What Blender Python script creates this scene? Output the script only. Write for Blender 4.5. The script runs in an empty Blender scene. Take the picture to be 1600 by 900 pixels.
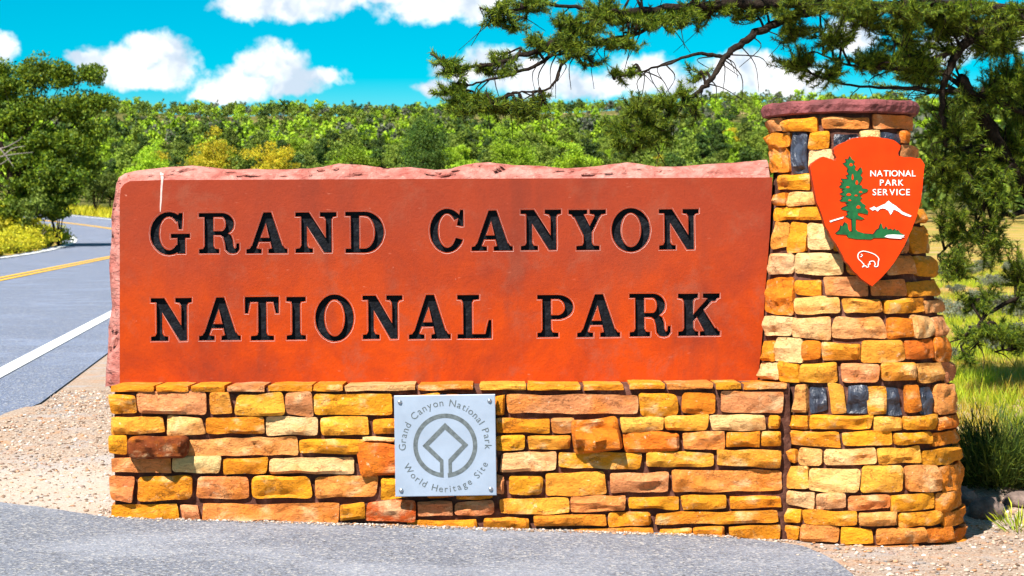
import bpy, bmesh, math, random
import numpy as np
from mathutils import Vector, Matrix, noise
from mathutils.geometry import delaunay_2d_cdt

random.seed(7)
RNG = np.random.default_rng(7)
SC = bpy.context.scene
COL = SC.collection

# ------------------------------------------------------------------ camera
F = 3500.0                      # focal length in pixels of a 1600 px wide picture
HORIZON = 400.0                 # picture row of the horizon
CAM = Vector((0.0, 0.0, 1.45))
ROLL = math.radians(0.5)
RIGHT = Vector((math.cos(ROLL), 0, -math.sin(ROLL)))
UP = Vector((math.sin(ROLL), 0, math.cos(ROLL)))
cam_data = bpy.data.cameras.new('camera')
cam = bpy.data.objects.new('camera', cam_data)
COL.objects.link(cam)
cam_data.sensor_width = 36.0
cam_data.lens = 36.0 * F / 1600.0
cam_data.shift_y = -(450.0 - HORIZON) / 1600.0
cam_data.clip_start = 0.1
cam_data.clip_end = 8000.0
M = Matrix(((RIGHT.x, UP.x, 0, CAM.x), (RIGHT.y, UP.y, -1, CAM.y), (RIGHT.z, UP.z, 0, CAM.z), (0, 0, 0, 1)))
cam.matrix_world = M
cam_data.dof.use_dof = True
cam_data.dof.focus_distance = 12.1
cam_data.dof.aperture_fstop = 9.0
SC.camera = cam

# ------------------------------------------------------------------ light
SUN_DIR = Vector((-0.34, -0.64, 0.86)).normalized()      # towards the sun: high, front left
sun_el = math.asin(SUN_DIR.z)
sun_az = math.atan2(SUN_DIR.x, SUN_DIR.y)                # clockwise from +Y
sl = bpy.data.lights.new('sun', 'SUN')
sl.energy = 5.0
sl.angle = math.radians(0.53)
sl.color = (1.0, 0.96, 0.89)
sun = bpy.data.objects.new('sun', sl)
COL.objects.link(sun)
sun.rotation_euler = SUN_DIR.to_track_quat('Z', 'Y').to_euler()
sun.location = (-10, -16, 28)

SC.view_settings.view_transform = 'Standard'
SC.view_settings.look = 'None'
SC.view_settings.exposure = 1.08
SC.view_settings.gamma = 1.0
SC.view_settings.use_curve_mapping = False
SC.render.engine = 'CYCLES'
SC.cycles.use_denoising = True
SC.cycles.max_bounces = 4
SC.cycles.diffuse_bounces = 2
SC.cycles.use_adaptive_sampling = True
SC.cycles.adaptive_threshold = 0.02
SC.cycles.transparent_max_bounces = 6
SC.cycles.sample_clamp_indirect = 6.0

# ------------------------------------------------------------------ world: sky with fair weather clouds
world = bpy.data.worlds.new('World')
SC.world = world
world.use_nodes = True
wn, wl = world.node_tree.nodes, world.node_tree.links
wn.clear()


def wnode(kind, **kw):
    n = wn.new(kind)
    for k, v in kw.items():
        setattr(n, k, v)
    return n


def wmath(op, a, b=None, c=None, clamp=False):
    n = wnode('ShaderNodeMath', operation=op, use_clamp=clamp)
    for i, x in enumerate((a, b, c)):
        if x is None:
            continue
        if isinstance(x, (int, float)):
            n.inputs[i].default_value = x
        else:
            wl.new(x, n.inputs[i])
    return n.outputs[0]


sky = wnode('ShaderNodeTexSky', sky_type='NISHITA')
sky.sun_disc = False
sky.sun_elevation = sun_el
sky.sun_rotation = sun_az
sky.altitude = 2100
sky.air_density = 1.0
sky.dust_density = 0.25
sky.ozone_density = 1.0
hsv = wnode('ShaderNodeHueSaturation')
hsv.inputs['Hue'].default_value = 0.47
hsv.inputs['Saturation'].default_value = 2.45
hsv.inputs['Value'].default_value = 0.92
wl.new(sky.outputs[0], hsv.inputs['Color'])
tc = wnode('ShaderNodeTexCoord')
sep = wnode('ShaderNodeSeparateXYZ')
wl.new(tc.outputs['Generated'], sep.inputs[0])
az = wmath('ARCTAN2', sep.outputs[0], sep.outputs[1])
el = wmath('ARCSINE', sep.outputs[2])
comb = wnode('ShaderNodeCombineXYZ')
wl.new(az, comb.inputs[0])
wl.new(el, comb.inputs[1])


def wnoise(scale, detail, rough, vec):
    n = wnode('ShaderNodeTexNoise')
    n.inputs['Scale'].default_value = scale
    n.inputs['Detail'].default_value = detail
    n.inputs['Roughness'].default_value = rough
    wl.new(vec, n.inputs['Vector'])
    return n


CLOUD_LIT = (10.5, 10.5, 10.6, 1)
CLOUD_DIM = (5.4, 6.5, 7.7, 1)
nz = wnoise(70, 4, 0.6, comb.outputs[0])
dis = wnode('ShaderNodeVectorMath', operation='MULTIPLY_ADD')
wl.new(nz.outputs['Color'], dis.inputs[0])
dis.inputs[1].default_value = (0.016, 0.012, 0)
dis.inputs[2].default_value = (-0.008, -0.006, 0)
pos = wnode('ShaderNodeVectorMath', operation='ADD')
wl.new(comb.outputs[0], pos.inputs[0])
wl.new(dis.outputs[0], pos.inputs[1])
CLOUDS = [(245, 85, 48, 34), (180, 108, 62, 30), (270, 108, 42, 32), (215, 126, 84, 18), (135, 98, 28, 13),
          (4, 85, 32, 24), (430, 103, 50, 36), (372, 130, 62, 28), (492, 120, 54, 15), (345, 148, 46, 18),
          (450, 136, 60, 17), (440, 14, 92, 24), (385, 12, 44, 18), (520, 2, 74, 18),
          (680, 8, 92, 30), (745, 4, 64, 30), (600, -12, 70, 14), (775, 98, 54, 27), (720, 114, 44, 20),
          (685, 140, 34, 14), (820, 120, 62, 32), (885, 130, 62, 25), (1160, 118, 74, 36), (1010, 120, 64, 32),
          (940, 136, 44, 20), (1080, 138, 74, 20), (1245, 128, 64, 32), (1335, 60, 44, 32), (1592, 62, 34, 32),
          (1480, 85, 54, 30), (-150, 60, 90, 40), (1780, 40, 100, 40), (250, -120, 130, 40),
          (900, -150, 160, 50), (1400, -170, 150, 50), (-320, 120, 90, 30), (2050, 110, 90, 30)]
acc = None
for (cx, cy, rx, ry) in CLOUDS:
    a0 = math.atan((cx - 800) / F)
    e0 = math.atan((HORIZON - cy + (800 - cx) * math.sin(ROLL)) / F)
    s1 = wnode('ShaderNodeVectorMath', operation='SUBTRACT')
    wl.new(pos.outputs[0], s1.inputs[0])
    s1.inputs[1].default_value = (a0, e0, 0)
    s2 = wnode('ShaderNodeVectorMath', operation='MULTIPLY')
    wl.new(s1.outputs[0], s2.inputs[0])
    s2.inputs[1].default_value = (F / rx, F / ry, 0)
    s3 = wnode('ShaderNodeVectorMath', operation='DOT_PRODUCT')
    wl.new(s2.outputs[0], s3.inputs[0])
    wl.new(s2.outputs[0], s3.inputs[1])
    acc = s3.outputs['Value'] if acc is None else wmath('SMOOTH_MIN', acc, s3.outputs['Value'], 0.35)
nz2 = wnoise(120, 4, 0.62, comb.outputs[0])
core = wmath('SUBTRACT', 1.25, acc)
core = wmath('ADD', core, wmath('MULTIPLY', wmath('SUBTRACT', nz2.outputs['Fac'], 0.5), 1.9))
mask_a = wnode('ShaderNodeMapRange', interpolation_type='SMOOTHSTEP')
mask_a.inputs['From Min'].default_value = -0.22
mask_a.inputs['From Max'].default_value = 1.0
wl.new(core, mask_a.inputs['Value'])
# the same broken cumulus over the rest of the sky
nz3 = wnoise(5.5, 4, 0.6, tc.outputs['Generated'])
far = wnode('ShaderNodeMapRange', interpolation_type='SMOOTHSTEP')
far.inputs['From Min'].default_value = 0.56
far.inputs['From Max'].default_value = 0.68
wl.new(nz3.outputs['Fac'], far.inputs['Value'])
high = wnode('ShaderNodeMapRange', interpolation_type='SMOOTHSTEP')
high.inputs['From Min'].default_value = 0.19
high.inputs['From Max'].default_value = 0.32
wl.new(el, high.inputs['Value'])
mask_b = wmath('MULTIPLY', far.outputs[0], high.outputs[0])
# cloud body: thick parts a little blue grey, edges and tops white
nz4 = wnoise(45, 3, 0.55, pos.outputs[0])
sh = wnode('ShaderNodeMapRange', interpolation_type='SMOOTHSTEP')
sh.inputs['From Min'].default_value = 0.40
sh.inputs['From Max'].default_value = 0.64
wl.new(nz4.outputs['Fac'], sh.inputs['Value'])
ccol = wnode('ShaderNodeMix', data_type='RGBA')
ccol.inputs[6].default_value = CLOUD_LIT
ccol.inputs[7].default_value = CLOUD_DIM
wl.new(sh.outputs[0], ccol.inputs[0])
SKY_STRENGTH = 0.058


def sky_layer(mask_, col_in, cloud_col):
    mx = wnode('ShaderNodeMix', data_type='RGBA')
    wl.new(mask_, mx.inputs[0])
    wl.new(col_in, mx.inputs[6])
    if isinstance(cloud_col, tuple):
        mx.inputs[7].default_value = cloud_col
    else:
        wl.new(cloud_col, mx.inputs[7])
    return mx.outputs[2]


def bgnode(c):
    b_ = wnode('ShaderNodeBackground')
    b_.inputs['Strength'].default_value = SKY_STRENGTH
    wl.new(c, b_.inputs['Color'])
    return b_.outputs[0]


general = sky_layer(mask_b, hsv.outputs[0], CLOUD_LIT)
low = sky_layer(mask_a.outputs[0], hsv.outputs[0], ccol.outputs[2])
# low sky to the north carries the bank of clouds; elsewhere that bank is not worked out (saves time, looks the same)
gate = wmath('MULTIPLY', wmath('LESS_THAN', wmath('ABSOLUTE', az), 0.5), wmath('MULTIPLY', wmath('LESS_THAN', el, 0.19), wmath('GREATER_THAN', el, -0.01)))
ms = wnode('ShaderNodeMixShader')
wl.new(gate, ms.inputs[0])
wl.new(bgnode(general), ms.inputs[1])
wl.new(bgnode(low), ms.inputs[2])
wo = wnode('ShaderNodeOutputWorld')
wl.new(ms.outputs[0], wo.inputs['Surface'])


# ------------------------------------------------------------------ picture <-> place helpers
def ray(px, py):
    return RIGHT * ((px - 800.0) / F) + UP * ((HORIZON - py) / F) + Vector((0, 1, 0))


def at(px, py, Y):
    return CAM + ray(px, py) * Y


def on_plane(px, py, P, n):
    d = ray(px, py)
    return CAM + d * ((P - CAM).dot(n) / d.dot(n))


def sstep(a, b, x):
    t = min(max((x - a) / (b - a), 0.0), 1.0)
    return t * t * (3 - 2 * t)


# ------------------------------------------------------------------ object helpers
WPOS = {}


def tag(o, label=None, cat=None, group=None, kind=None):
    if label:
        o['label'] = label
    if cat:
        o['category'] = cat
    if group:
        o['group'] = group
    if kind:
        o['kind'] = kind
    return o


def empty(name, loc, label, cat, group=None, kind='thing'):
    o = bpy.data.objects.new(name, None)
    o.empty_display_size = 0.1
    o.location = loc
    COL.objects.link(o)
    WPOS[o] = Vector(loc)
    return tag(o, label, cat, group, kind)


def place(name, mesh, mats, parent=None, origin=(0, 0, 0)):
    o = bpy.data.objects.new(name, mesh)
    if mats is not None and len(mesh.materials) == 0:
        for m in (mats if isinstance(mats, (list, tuple)) else [mats]):
            mesh.materials.append(m)
    COL.objects.link(o)
    origin = Vector(origin)
    WPOS[o] = origin
    if parent is not None:
        o.parent = parent
        o.location = origin - WPOS[parent]
    else:
        o.location = origin
    return o


def mesh_from(verts, faces, smooth=False, name='mesh'):
    me = bpy.data.meshes.new(name)
    me.from_pydata([tuple(v) for v in verts], [], faces)
    if smooth:
        me.polygons.foreach_set('use_smooth', [True] * len(me.polygons))
    me.update()
    return me


def build(name, verts, faces, mats, parent=None, origin=None, smooth=False, matidx=None):
    """verts in world coordinates; the object's origin goes to `origin`"""
    vs = [Vector(v) for v in verts]
    if origin is None:
        origin = Vector((0, 0, 0))
        for v in vs:
            origin += v
        origin /= len(vs)
    origin = Vector(origin)
    me = mesh_from([v - origin for v in vs], faces, smooth)
    if matidx is not None:
        for m in mats:
            me.materials.append(m)
        me.polygons.foreach_set('material_index', matidx)
    return place(name, me, mats, parent, origin)


def fast_mesh(verts, nper, smooth=False, name='mesh'):
    """verts (N*nper,3): N separate polygons of nper corners"""
    verts = np.ascontiguousarray(verts, dtype=np.float32)
    n = len(verts) // nper
    me = bpy.data.meshes.new(name)
    me.vertices.add(n * nper)
    me.vertices.foreach_set('co', verts.ravel())
    me.loops.add(n * nper)
    me.loops.foreach_set('vertex_index', np.arange(n * nper, dtype=np.int32))
    me.polygons.add(n)
    me.polygons.foreach_set('loop_start', np.arange(0, n * nper, nper, dtype=np.int32))
    me.polygons.foreach_set('loop_total', np.full(n, nper, dtype=np.int32))
    if smooth:
        me.polygons.foreach_set('use_smooth', np.ones(n, dtype=bool))
    me.update(calc_edges=True)
    return me


def fast_indexed(verts, tris, name='mesh', smooth=False):
    verts = np.ascontiguousarray(verts, dtype=np.float32)
    tris = np.ascontiguousarray(tris, dtype=np.int32)
    n, k = tris.shape
    me = bpy.data.meshes.new(name)
    me.vertices.add(len(verts))
    me.vertices.foreach_set('co', verts.ravel())
    me.loops.add(n * k)
    me.loops.foreach_set('vertex_index', tris.ravel())
    me.polygons.add(n)
    me.polygons.foreach_set('loop_start', np.arange(0, n * k, k, dtype=np.int32))
    me.polygons.foreach_set('loop_total', np.full(n, k, dtype=np.int32))
    if smooth:
        me.polygons.foreach_set('use_smooth', np.ones(n, dtype=bool))
    me.update(calc_edges=True)
    return me


def tube(pts, radii, sides=6, verts=None, faces=None):
    """append a tapered tube to verts/faces lists"""
    if verts is None:
        verts, faces = [], []
    pts = [Vector(p) for p in pts]
    base = len(verts)
    ref = Vector((0.31, 0.2, 0.93)).normalized()
    for i, p in enumerate(pts):
        d = (pts[min(i + 1, len(pts) - 1)] - pts[max(i - 1, 0)])
        if d.length < 1e-6:
            d = Vector((0, 0, 1))
        d.normalize()
        a = d.cross(ref)
        if a.length < 0.05:
            a = d.cross(Vector((1, 0, 0)))
        a.normalize()
        b = d.cross(a)
        for k in range(sides):
            t = 2 * math.pi * k / sides
            verts.append(p + (a * math.cos(t) + b * math.sin(t)) * radii[i])
    for i in range(len(pts) - 1):
        for k in range(sides):
            k2 = (k + 1) % sides
            faces.append((base + i * sides + k, base + i * sides + k2, base + (i + 1) * sides + k2, base + (i + 1) * sides + k))
    faces.append(tuple(base + k for k in reversed(range(sides))))
    faces.append(tuple(base + (len(pts) - 1) * sides + k for k in range(sides)))
    return verts, faces


def smooth_path(ctrl, n):
    """Catmull-Rom through control points (Vectors)"""
    P = [Vector(c) for c in ctrl]
    P = [P[0] * 2 - P[1]] + P + [P[-1] * 2 - P[-2]]
    out = []
    segs = len(P) - 3
    for s in range(segs):
        for k in range(n):
            t = k / n
            p0, p1, p2, p3 = P[s:s + 4]
            out.append(0.5 * ((2 * p1) + (p2 - p0) * t + (2 * p0 - 5 * p1 + 4 * p2 - p3) * t * t + (3 * p1 - p0 - 3 * p2 + p3) * t ** 3))
    out.append(P[-2].copy())
    return out


# ------------------------------------------------------------------ materials
class Mat:
    def __init__(self, name, rough=0.85, spec=0.25):
        self.m = bpy.data.materials.new(name)
        self.m.use_nodes = True
        self.nt = self.m.node_tree
        self.n, self.l = self.nt.nodes, self.nt.links
        self.b = self.n['Principled BSDF']
        self.b.inputs['Roughness'].default_value = rough
        self.b.inputs['Specular IOR Level'].default_value = spec
        self.tc = self.n.new('ShaderNodeTexCoord')

    def put(self, node, i, v):
        if isinstance(v, (int, float)):
            node.inputs[i].default_value = v
        elif isinstance(v, (tuple, list)):
            node.inputs[i].default_value = tuple(v) if len(v) == len(node.inputs[i].default_value) else tuple(v) + (1,)
        else:
            self.l.new(v, node.inputs[i])

    def coord(self, scale=(1, 1, 1), kind='Object', rnd=False, rot=(0, 0, 0)):
        mp = self.n.new('ShaderNodeMapping')
        mp.inputs['Scale'].default_value = scale
        mp.inputs['Rotation'].default_value = rot
        self.l.new(self.tc.outputs[kind], mp.inputs['Vector'])
        if rnd:
            oi = self.n.new('ShaderNodeObjectInfo')
            ml = self.n.new('ShaderNodeMath')
            ml.operation = 'MULTIPLY'
            ml.inputs[1].default_value = 57.0
            self.l.new(oi.outputs['Random'], ml.inputs[0])
            self.l.new(ml.outputs[0], mp.inputs['Location'])
        return mp.outputs[0]

    def noise(self, scale, detail=4, rough=0.55, vec=None, color=False, dist=0.0):
        n = self.n.new('ShaderNodeTexNoise')
        n.inputs['Scale'].default_value = scale
        n.inputs['Detail'].default_value = detail
        n.inputs['Roughness'].default_value = rough
        n.inputs['Distortion'].default_value = dist
        self.l.new(vec if vec is not None else self.tc.outputs['Object'], n.inputs['Vector'])
        return n.outputs['Color' if color else 'Fac']

    def voronoi(self, scale, vec=None, feature='F1', out='Distance', rnd=1.0):
        n = self.n.new('ShaderNodeTexVoronoi')
        n.feature = feature
        n.inputs['Scale'].default_value = scale
        n.inputs['Randomness'].default_value = rnd
        self.l.new(vec if vec is not None else self.tc.outputs['Object'], n.inputs['Vector'])
        return n.outputs[out]

    def ramp(self, fac, stops):
        r = self.n.new('ShaderNodeValToRGB')
        e = r.color_ramp.elements
        while len(e) > 1:
            e.remove(e[-1])
        e[0].position = stops[0][0]
        e[0].color = tuple(stops[0][1]) + (1,)
        for p, c in stops[1:]:
            x = e.new(p)
            x.color = tuple(c) + (1,)
        self.l.new(fac, r.inputs[0])
        return r.outputs[0]

    def step(self, fac, lo, hi):
        n = self.n.new('ShaderNodeMapRange')
        n.interpolation_type = 'SMOOTHSTEP'
        n.inputs['From Min'].default_value = lo
        n.inputs['From Max'].default_value = hi
        self.l.new(fac, n.inputs['Value'])
        return n.outputs[0]

    def mix(self, fac, a, b, blend='MIX'):
        n = self.n.new('ShaderNodeMix')
        n.data_type = 'RGBA'
        n.blend_type = blend
        n.clamp_result = False
        self.put(n, 0, fac)
        self.put(n, 6, a)
        self.put(n, 7, b)
        return n.outputs[2]

    def math(self, op, a, b=None, clamp=False):
        n = self.n.new('ShaderNodeMath')
        n.operation = op
        n.use_clamp = clamp
        self.put(n, 0, a)
        if b is not None:
            self.put(n, 1, b)
        return n.outputs[0]

    def color(self, v):
        self.put(self.b, self.b.inputs.find('Base Color'), v)
        return self

    def rough(self, v):
        self.put(self.b, self.b.inputs.find('Roughness'), v)
        return self

    def bump(self, fac, strength=0.5, dist=0.01):
        bm = self.n.new('ShaderNodeBump')
        bm.inputs['Strength'].default_value = strength
        bm.inputs['Distance'].default_value = dist
        self.l.new(fac, bm.inputs['Height'])
        if self.b.inputs['Normal'].is_linked:
            self.l.new(self.b.inputs['Normal'].links[0].from_socket, bm.inputs['Normal'])
        self.l.new(bm.outputs[0], self.b.inputs['Normal'])
        return self

    def objcolor(self):
        return self.n.new('ShaderNodeObjectInfo').outputs['Color']

    def objrandom(self):
        return self.n.new('ShaderNodeObjectInfo').outputs['Random']

    def island(self):
        return self.n.new('ShaderNodeNewGeometry').outputs['Random Per Island']


def mat_stone():
    m = Mat('sandstone_block', 0.9, 0.2)
    v = m.coord((1, 1, 1.7), rnd=True)
    base = m.objcolor()
    big = m.noise(7, 4, 0.6, v, dist=0.4)
    pale = m.mix(0.5, base, (0.90, 0.66, 0.36))
    warm = m.mix(0.75, base, (0.72, 0.205, 0.012), 'MIX')
    c = m.mix(m.step(big, 0.52, 0.74), base, pale)
    c = m.mix(m.math('MULTIPLY', m.step(m.noise(5.3, 3, 0.6, m.coord((1, 1, 1), rnd=True, rot=(1, 0.4, 2))), 0.50, 0.68), 0.75), c, warm)
    spk = m.noise(46, 5, 0.75, v)
    c = m.mix(m.math('MULTIPLY', m.step(spk, 0.53, 0.70), 0.75), c, m.mix(0.8, c, (0.20, 0.062, 0.012)))
    vein = m.noise(13, 6, 0.75, m.coord((1, 1, 4.0), rnd=True, rot=(0.2, 0.12, 0)), dist=0.5)
    c = m.mix(m.math('MULTIPLY', m.step(vein, 0.54, 0.66), 0.6), c, m.mix(0.7, c, (0.34, 0.10, 0.018)))
    lich = m.noise(30, 4, 0.7, m.coord((1, 1, 1), rnd=True, rot=(2, 1, 0)))
    c = m.mix(m.math('MULTIPLY', m.step(lich, 0.63, 0.72), 0.5), c, (0.86, 0.70, 0.48))
    wob = m.n.new('ShaderNodeVectorMath')
    wob.operation = 'MULTIPLY_ADD'
    m.l.new(m.noise(14, 4, 0.7, v, color=True), wob.inputs[0])
    wob.inputs[1].default_value = (0.22, 0.22, 0.22)
    m.l.new(m.coord((1, 1, 1.8), rnd=True, rot=(0, 0.3, 0)), wob.inputs[2])
    crk = m.voronoi(8, wob.outputs[0], 'DISTANCE_TO_EDGE')
    crk = m.math('MULTIPLY', m.math('SUBTRACT', 1.0, m.step(crk, 0.0, 0.045)), m.step(m.noise(9, 2, 0.5, v), 0.54, 0.64))
    c = m.mix(m.math('MULTIPLY', crk, 0.5), c, (0.16, 0.05, 0.015))
    m.color(c)
    m.bump(m.noise(20, 6, 0.7, m.coord((1, 1, 1.6), rnd=True, rot=(0, 0.25, 0)), dist=0.6), 0.8, 0.030)
    m.bump(spk, 0.8, 0.014)
    m.bump(m.math('SUBTRACT', 1.0, crk), 0.7, 0.010)
    return m.m


def mat_mortar():
    m = Mat('red_mortar', 0.95, 0.1)
    n1 = m.noise(14, 5, 0.65)
    m.color(m.ramp(n1, [(0.3, (0.06, 0.022, 0.015)), (0.55, (0.12, 0.05, 0.035)), (0.80, (0.34, 0.17, 0.12))]))
    m.bump(m.noise(70, 5, 0.7), 0.8, 0.012)
    return m.m


def mat_slab_face():
    m = Mat('red_sandstone_dressed', 0.75, 0.06)
    v = m.coord((1, 1, 1))
    cl = m.noise(1.5, 7, 0.7, v, dist=0.4)
    c = m.ramp(cl, [(0.30, (0.20, 0.027, 0.011)), (0.45, (0.30, 0.033, 0.006)), (0.58, (0.40, 0.043, 0.003)), (0.72, (0.28, 0.040, 0.011))])
    # uneven tone over the height: more dusky towards the top, brighter orange lower down
    sp = m.n.new('ShaderNodeSeparateXYZ')
    m.l.new(m.tc.outputs['Object'], sp.inputs[0])
    zz = m.math('ADD', sp.outputs[2], m.math('MULTIPLY', m.math('SUBTRACT', m.noise(1.7, 4, 0.6, v), 0.5), 0.9))
    c = m.mix(m.math('MULTIPLY', m.step(zz, -0.35, 0.45), 0.75), c, (0.215, 0.034, 0.018))
    # dusky blotches
    bl = m.noise(4.0, 7, 0.72, m.coord((1, 1, 0.9)), dist=0.3)
    c = m.mix(m.math('MULTIPLY', m.step(bl, 0.50, 0.70), 0.5), c, (0.25, 0.068, 0.038))
    bl2 = m.noise(3.2, 5, 0.6, m.coord((1.2, 1, 0.25), rot=(0, 0, 0)), dist=0.3)
    c = m.mix(m.math('MULTIPLY', m.step(bl2, 0.52, 0.72), 0.42), c, (0.14, 0.028, 0.017))
    gr = m.noise(70, 5, 0.8, v)
    c = m.mix(m.math('MULTIPLY', m.step(gr, 0.52, 0.70), 0.38), c, m.mix(0.7, c, (0.07, 0.014, 0.008)))
    # small scuffs
    sc1 = m.noise(38, 3, 0.5, m.coord((0.35, 1, 1.3), rot=(0, 0.5, 0)))
    c = m.mix(m.math('MULTIPLY', m.step(sc1, 0.68, 0.80), 0.35), c, (0.70, 0.25, 0.16))
    sc2 = m.noise(21, 2, 0.5, m.coord((1, 1, 1)))
    c = m.mix(m.math('MULTIPLY', m.step(sc2, 0.74, 0.82), 0.5), c, (0.72, 0.33, 0.24))
    m.color(c)
    m.rough(m.ramp(bl, [(0.3, (0.55,) * 3), (0.7, (0.75,) * 3)]))
    m.bump(m.noise(60, 6, 0.7), 0.35, 0.008)
    m.bump(m.noise(7, 4, 0.6), 0.25, 0.02)
    return m.m


def mat_slab_rough():
    m = Mat('red_sandstone_split', 0.88, 0.2)
    n1 = m.noise(9, 5, 0.6, dist=0.4)
    c = m.ramp(n1, [(0.3, (0.27, 0.06, 0.045)), (0.5, (0.42, 0.15, 0.12)), (0.7, (0.52, 0.25, 0.21))])
    c = m.mix(m.math('MULTIPLY', m.step(m.noise(28, 4, 0.6), 0.60, 0.72), 0.5), c, (0.70, 0.36, 0.28))
    m.color(c)
    m.bump(m.noise(22, 6, 0.6, m.coord((1, 1, 2.0)), dist=0.5), 0.8, 0.03)
    m.bump(m.noise(110, 4, 0.65), 0.3, 0.006)
    return m.m


def mat_plain(name, col, rough=0.6, spec=0.3, nscale=20, var=0.25, bump=0.15, bdist=0.004, metallic=0.0):
    m = Mat(name, rough, spec)
    n1 = m.noise(nscale, 5, 0.6)
    dark = tuple(c * (1 - var) for c in col)
    lite = tuple(min(c * (1 + var), 1.0) for c in col)
    m.color(m.ramp(n1, [(0.3, dark), (0.7, lite)]))
    m.b.inputs['Metallic'].default_value = metallic
    if bump:
        m.bump(m.noise(nscale * 3, 4, 0.6), bump, bdist)
    return m.m


def mat_black_paint():
    m = Mat('chipped_black_paint', 0.62, 0.14)
    n1 = m.noise(30, 5, 0.7)
    c = m.ramp(n1, [(0.35, (0.002, 0.002, 0.003)), (0.64, (0.005, 0.006, 0.010)), (0.82, (0.025, 0.03, 0.045))])
    m.color(c)
    m.bump(m.noise(22, 3, 0.55), 0.6, 0.02)
    return m.m


def mat_obsidian():
    m = Mat('dark_slate_insert', 0.34, 0.5)
    v = m.coord((1, 1, 0.5), rnd=True)
    n1 = m.noise(12, 5, 0.65, v, dist=1.0)
    m.color(m.ramp(n1, [(0.3, (0.010, 0.011, 0.018)), (0.55, (0.035, 0.040, 0.06)), (0.75, (0.10, 0.115, 0.16))]))
    m.bump(n1, 0.9, 0.03)
    return m.m


def mat_asphalt(name, dark, lite, tint):
    m = Mat(name, 0.9, 0.25)
    v = m.coord((1, 1, 1), 'Object')
    sp = m.noise(95, 3, 0.75, v)
    vor = m.voronoi(75, v, out='Color')
    sepc = m.n.new('ShaderNodeSeparateColor')
    m.l.new(vor, sepc.inputs[0])
    c = m.ramp(sp, [(0.30, dark), (0.5, tint), (0.72, lite)])
    c = m.mix(m.math('MULTIPLY', m.step(sepc.outputs[0], 0.80, 0.9), 0.6), c, (0.52, 0.48, 0.43))
    c = m.mix(m.math('MULTIPLY', m.step(sepc.outputs[1], 0.80, 0.88), 0.7), c, (0.05, 0.05, 0.055))
    big = m.noise(0.9, 5, 0.6, v)
    c = m.mix(m.math('MULTIPLY', m.step(big, 0.45, 0.7), 0.35), c, tuple(x * 1.25 for x in lite))
    big2 = m.noise(2.2, 5, 0.65, m.coord((1, 0.4, 1)))
    c = m.mix(m.math('MULTIPLY', m.step(big2, 0.55, 0.75), 0.28), c, dark)
    m.color(c)
    m.bump(m.voronoi(75, v), 0.6, 0.008)
    m.bump(sp, 0.4, 0.006)
    return m.m


def mat_ground():
    m = Mat('ground_dirt_and_meadow', 0.95, 0.1)
    v = m.coord((1, 1, 1), 'Object')
    geo = m.n.new('ShaderNodeNewGeometry')
    sp = m.n.new('ShaderNodeSeparateXYZ')
    m.l.new(geo.outputs['Position'], sp.inputs[0])
    fine = m.noise(55, 5, 0.75, v)
    grav = m.ramp(fine, [(0.30, (0.11, 0.066, 0.045)), (0.43, (0.31, 0.215, 0.155)), (0.56, (0.45, 0.345, 0.27)), (0.72, (0.66, 0.58, 0.51))])
    rust = m.noise(6, 5, 0.65, v)
    grav = m.mix(m.math('MULTIPLY', m.step(rust, 0.50, 0.68), 0.6), grav, (0.50, 0.25, 0.12))
    grey = m.noise(2.4, 4, 0.6, v)
    grav = m.mix(m.math('MULTIPLY', m.step(grey, 0.5, 0.66), 0.5), grav, (0.36, 0.35, 0.36))
    # a drift of bleached fines where cars leave the paving
    drift = m.math('MULTIPLY', m.step(m.math('ADD', sp.outputs[1], m.math('MULTIPLY', m.noise(2.0, 4, 0.6, v), 1.6)), 15.2, 14.0), m.step(m.math('MULTIPLY', sp.outputs[0], -1.0), 1.9, 2.5))
    grav = m.mix(m.math('MULTIPLY', drift, 0.40), grav, (0.66, 0.57, 0.49))
    # meadow farther off: straw, grey sage litter and orange soil
    mn = m.noise(0.35, 6, 0.65, v)
    mead = m.ramp(mn, [(0.32, (0.14, 0.16, 0.035)), (0.46, (0.34, 0.27, 0.06)), (0.56, (0.45, 0.25, 0.07)), (0.70, (0.38, 0.33, 0.22))])
    mead = m.mix(m.math('MULTIPLY', m.step(m.noise(4, 5, 0.7, v), 0.5, 0.7), 0.5), mead, (0.12, 0.15, 0.02))
    far = m.step(sp.outputs[1], 14.2, 17.5)
    far = m.math('MULTIPLY', far, m.math('MAXIMUM', m.step(sp.outputs[0], -2.9, -1.6), m.step(sp.outputs[1], 40, 60)))
    c = m.mix(far, grav, mead)
    hill = m.ramp(m.noise(0.06, 5, 0.65, v), [(0.38, (0.075, 0.085, 0.018)), (0.54, (0.15, 0.13, 0.04)), (0.66, (0.38, 0.26, 0.13))])
    c = m.mix(m.step(sp.outputs[1], 120, 180), c, hill)
    m.color(c)
    m.bump(fine, 0.7, 0.02)
    return m.m


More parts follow.
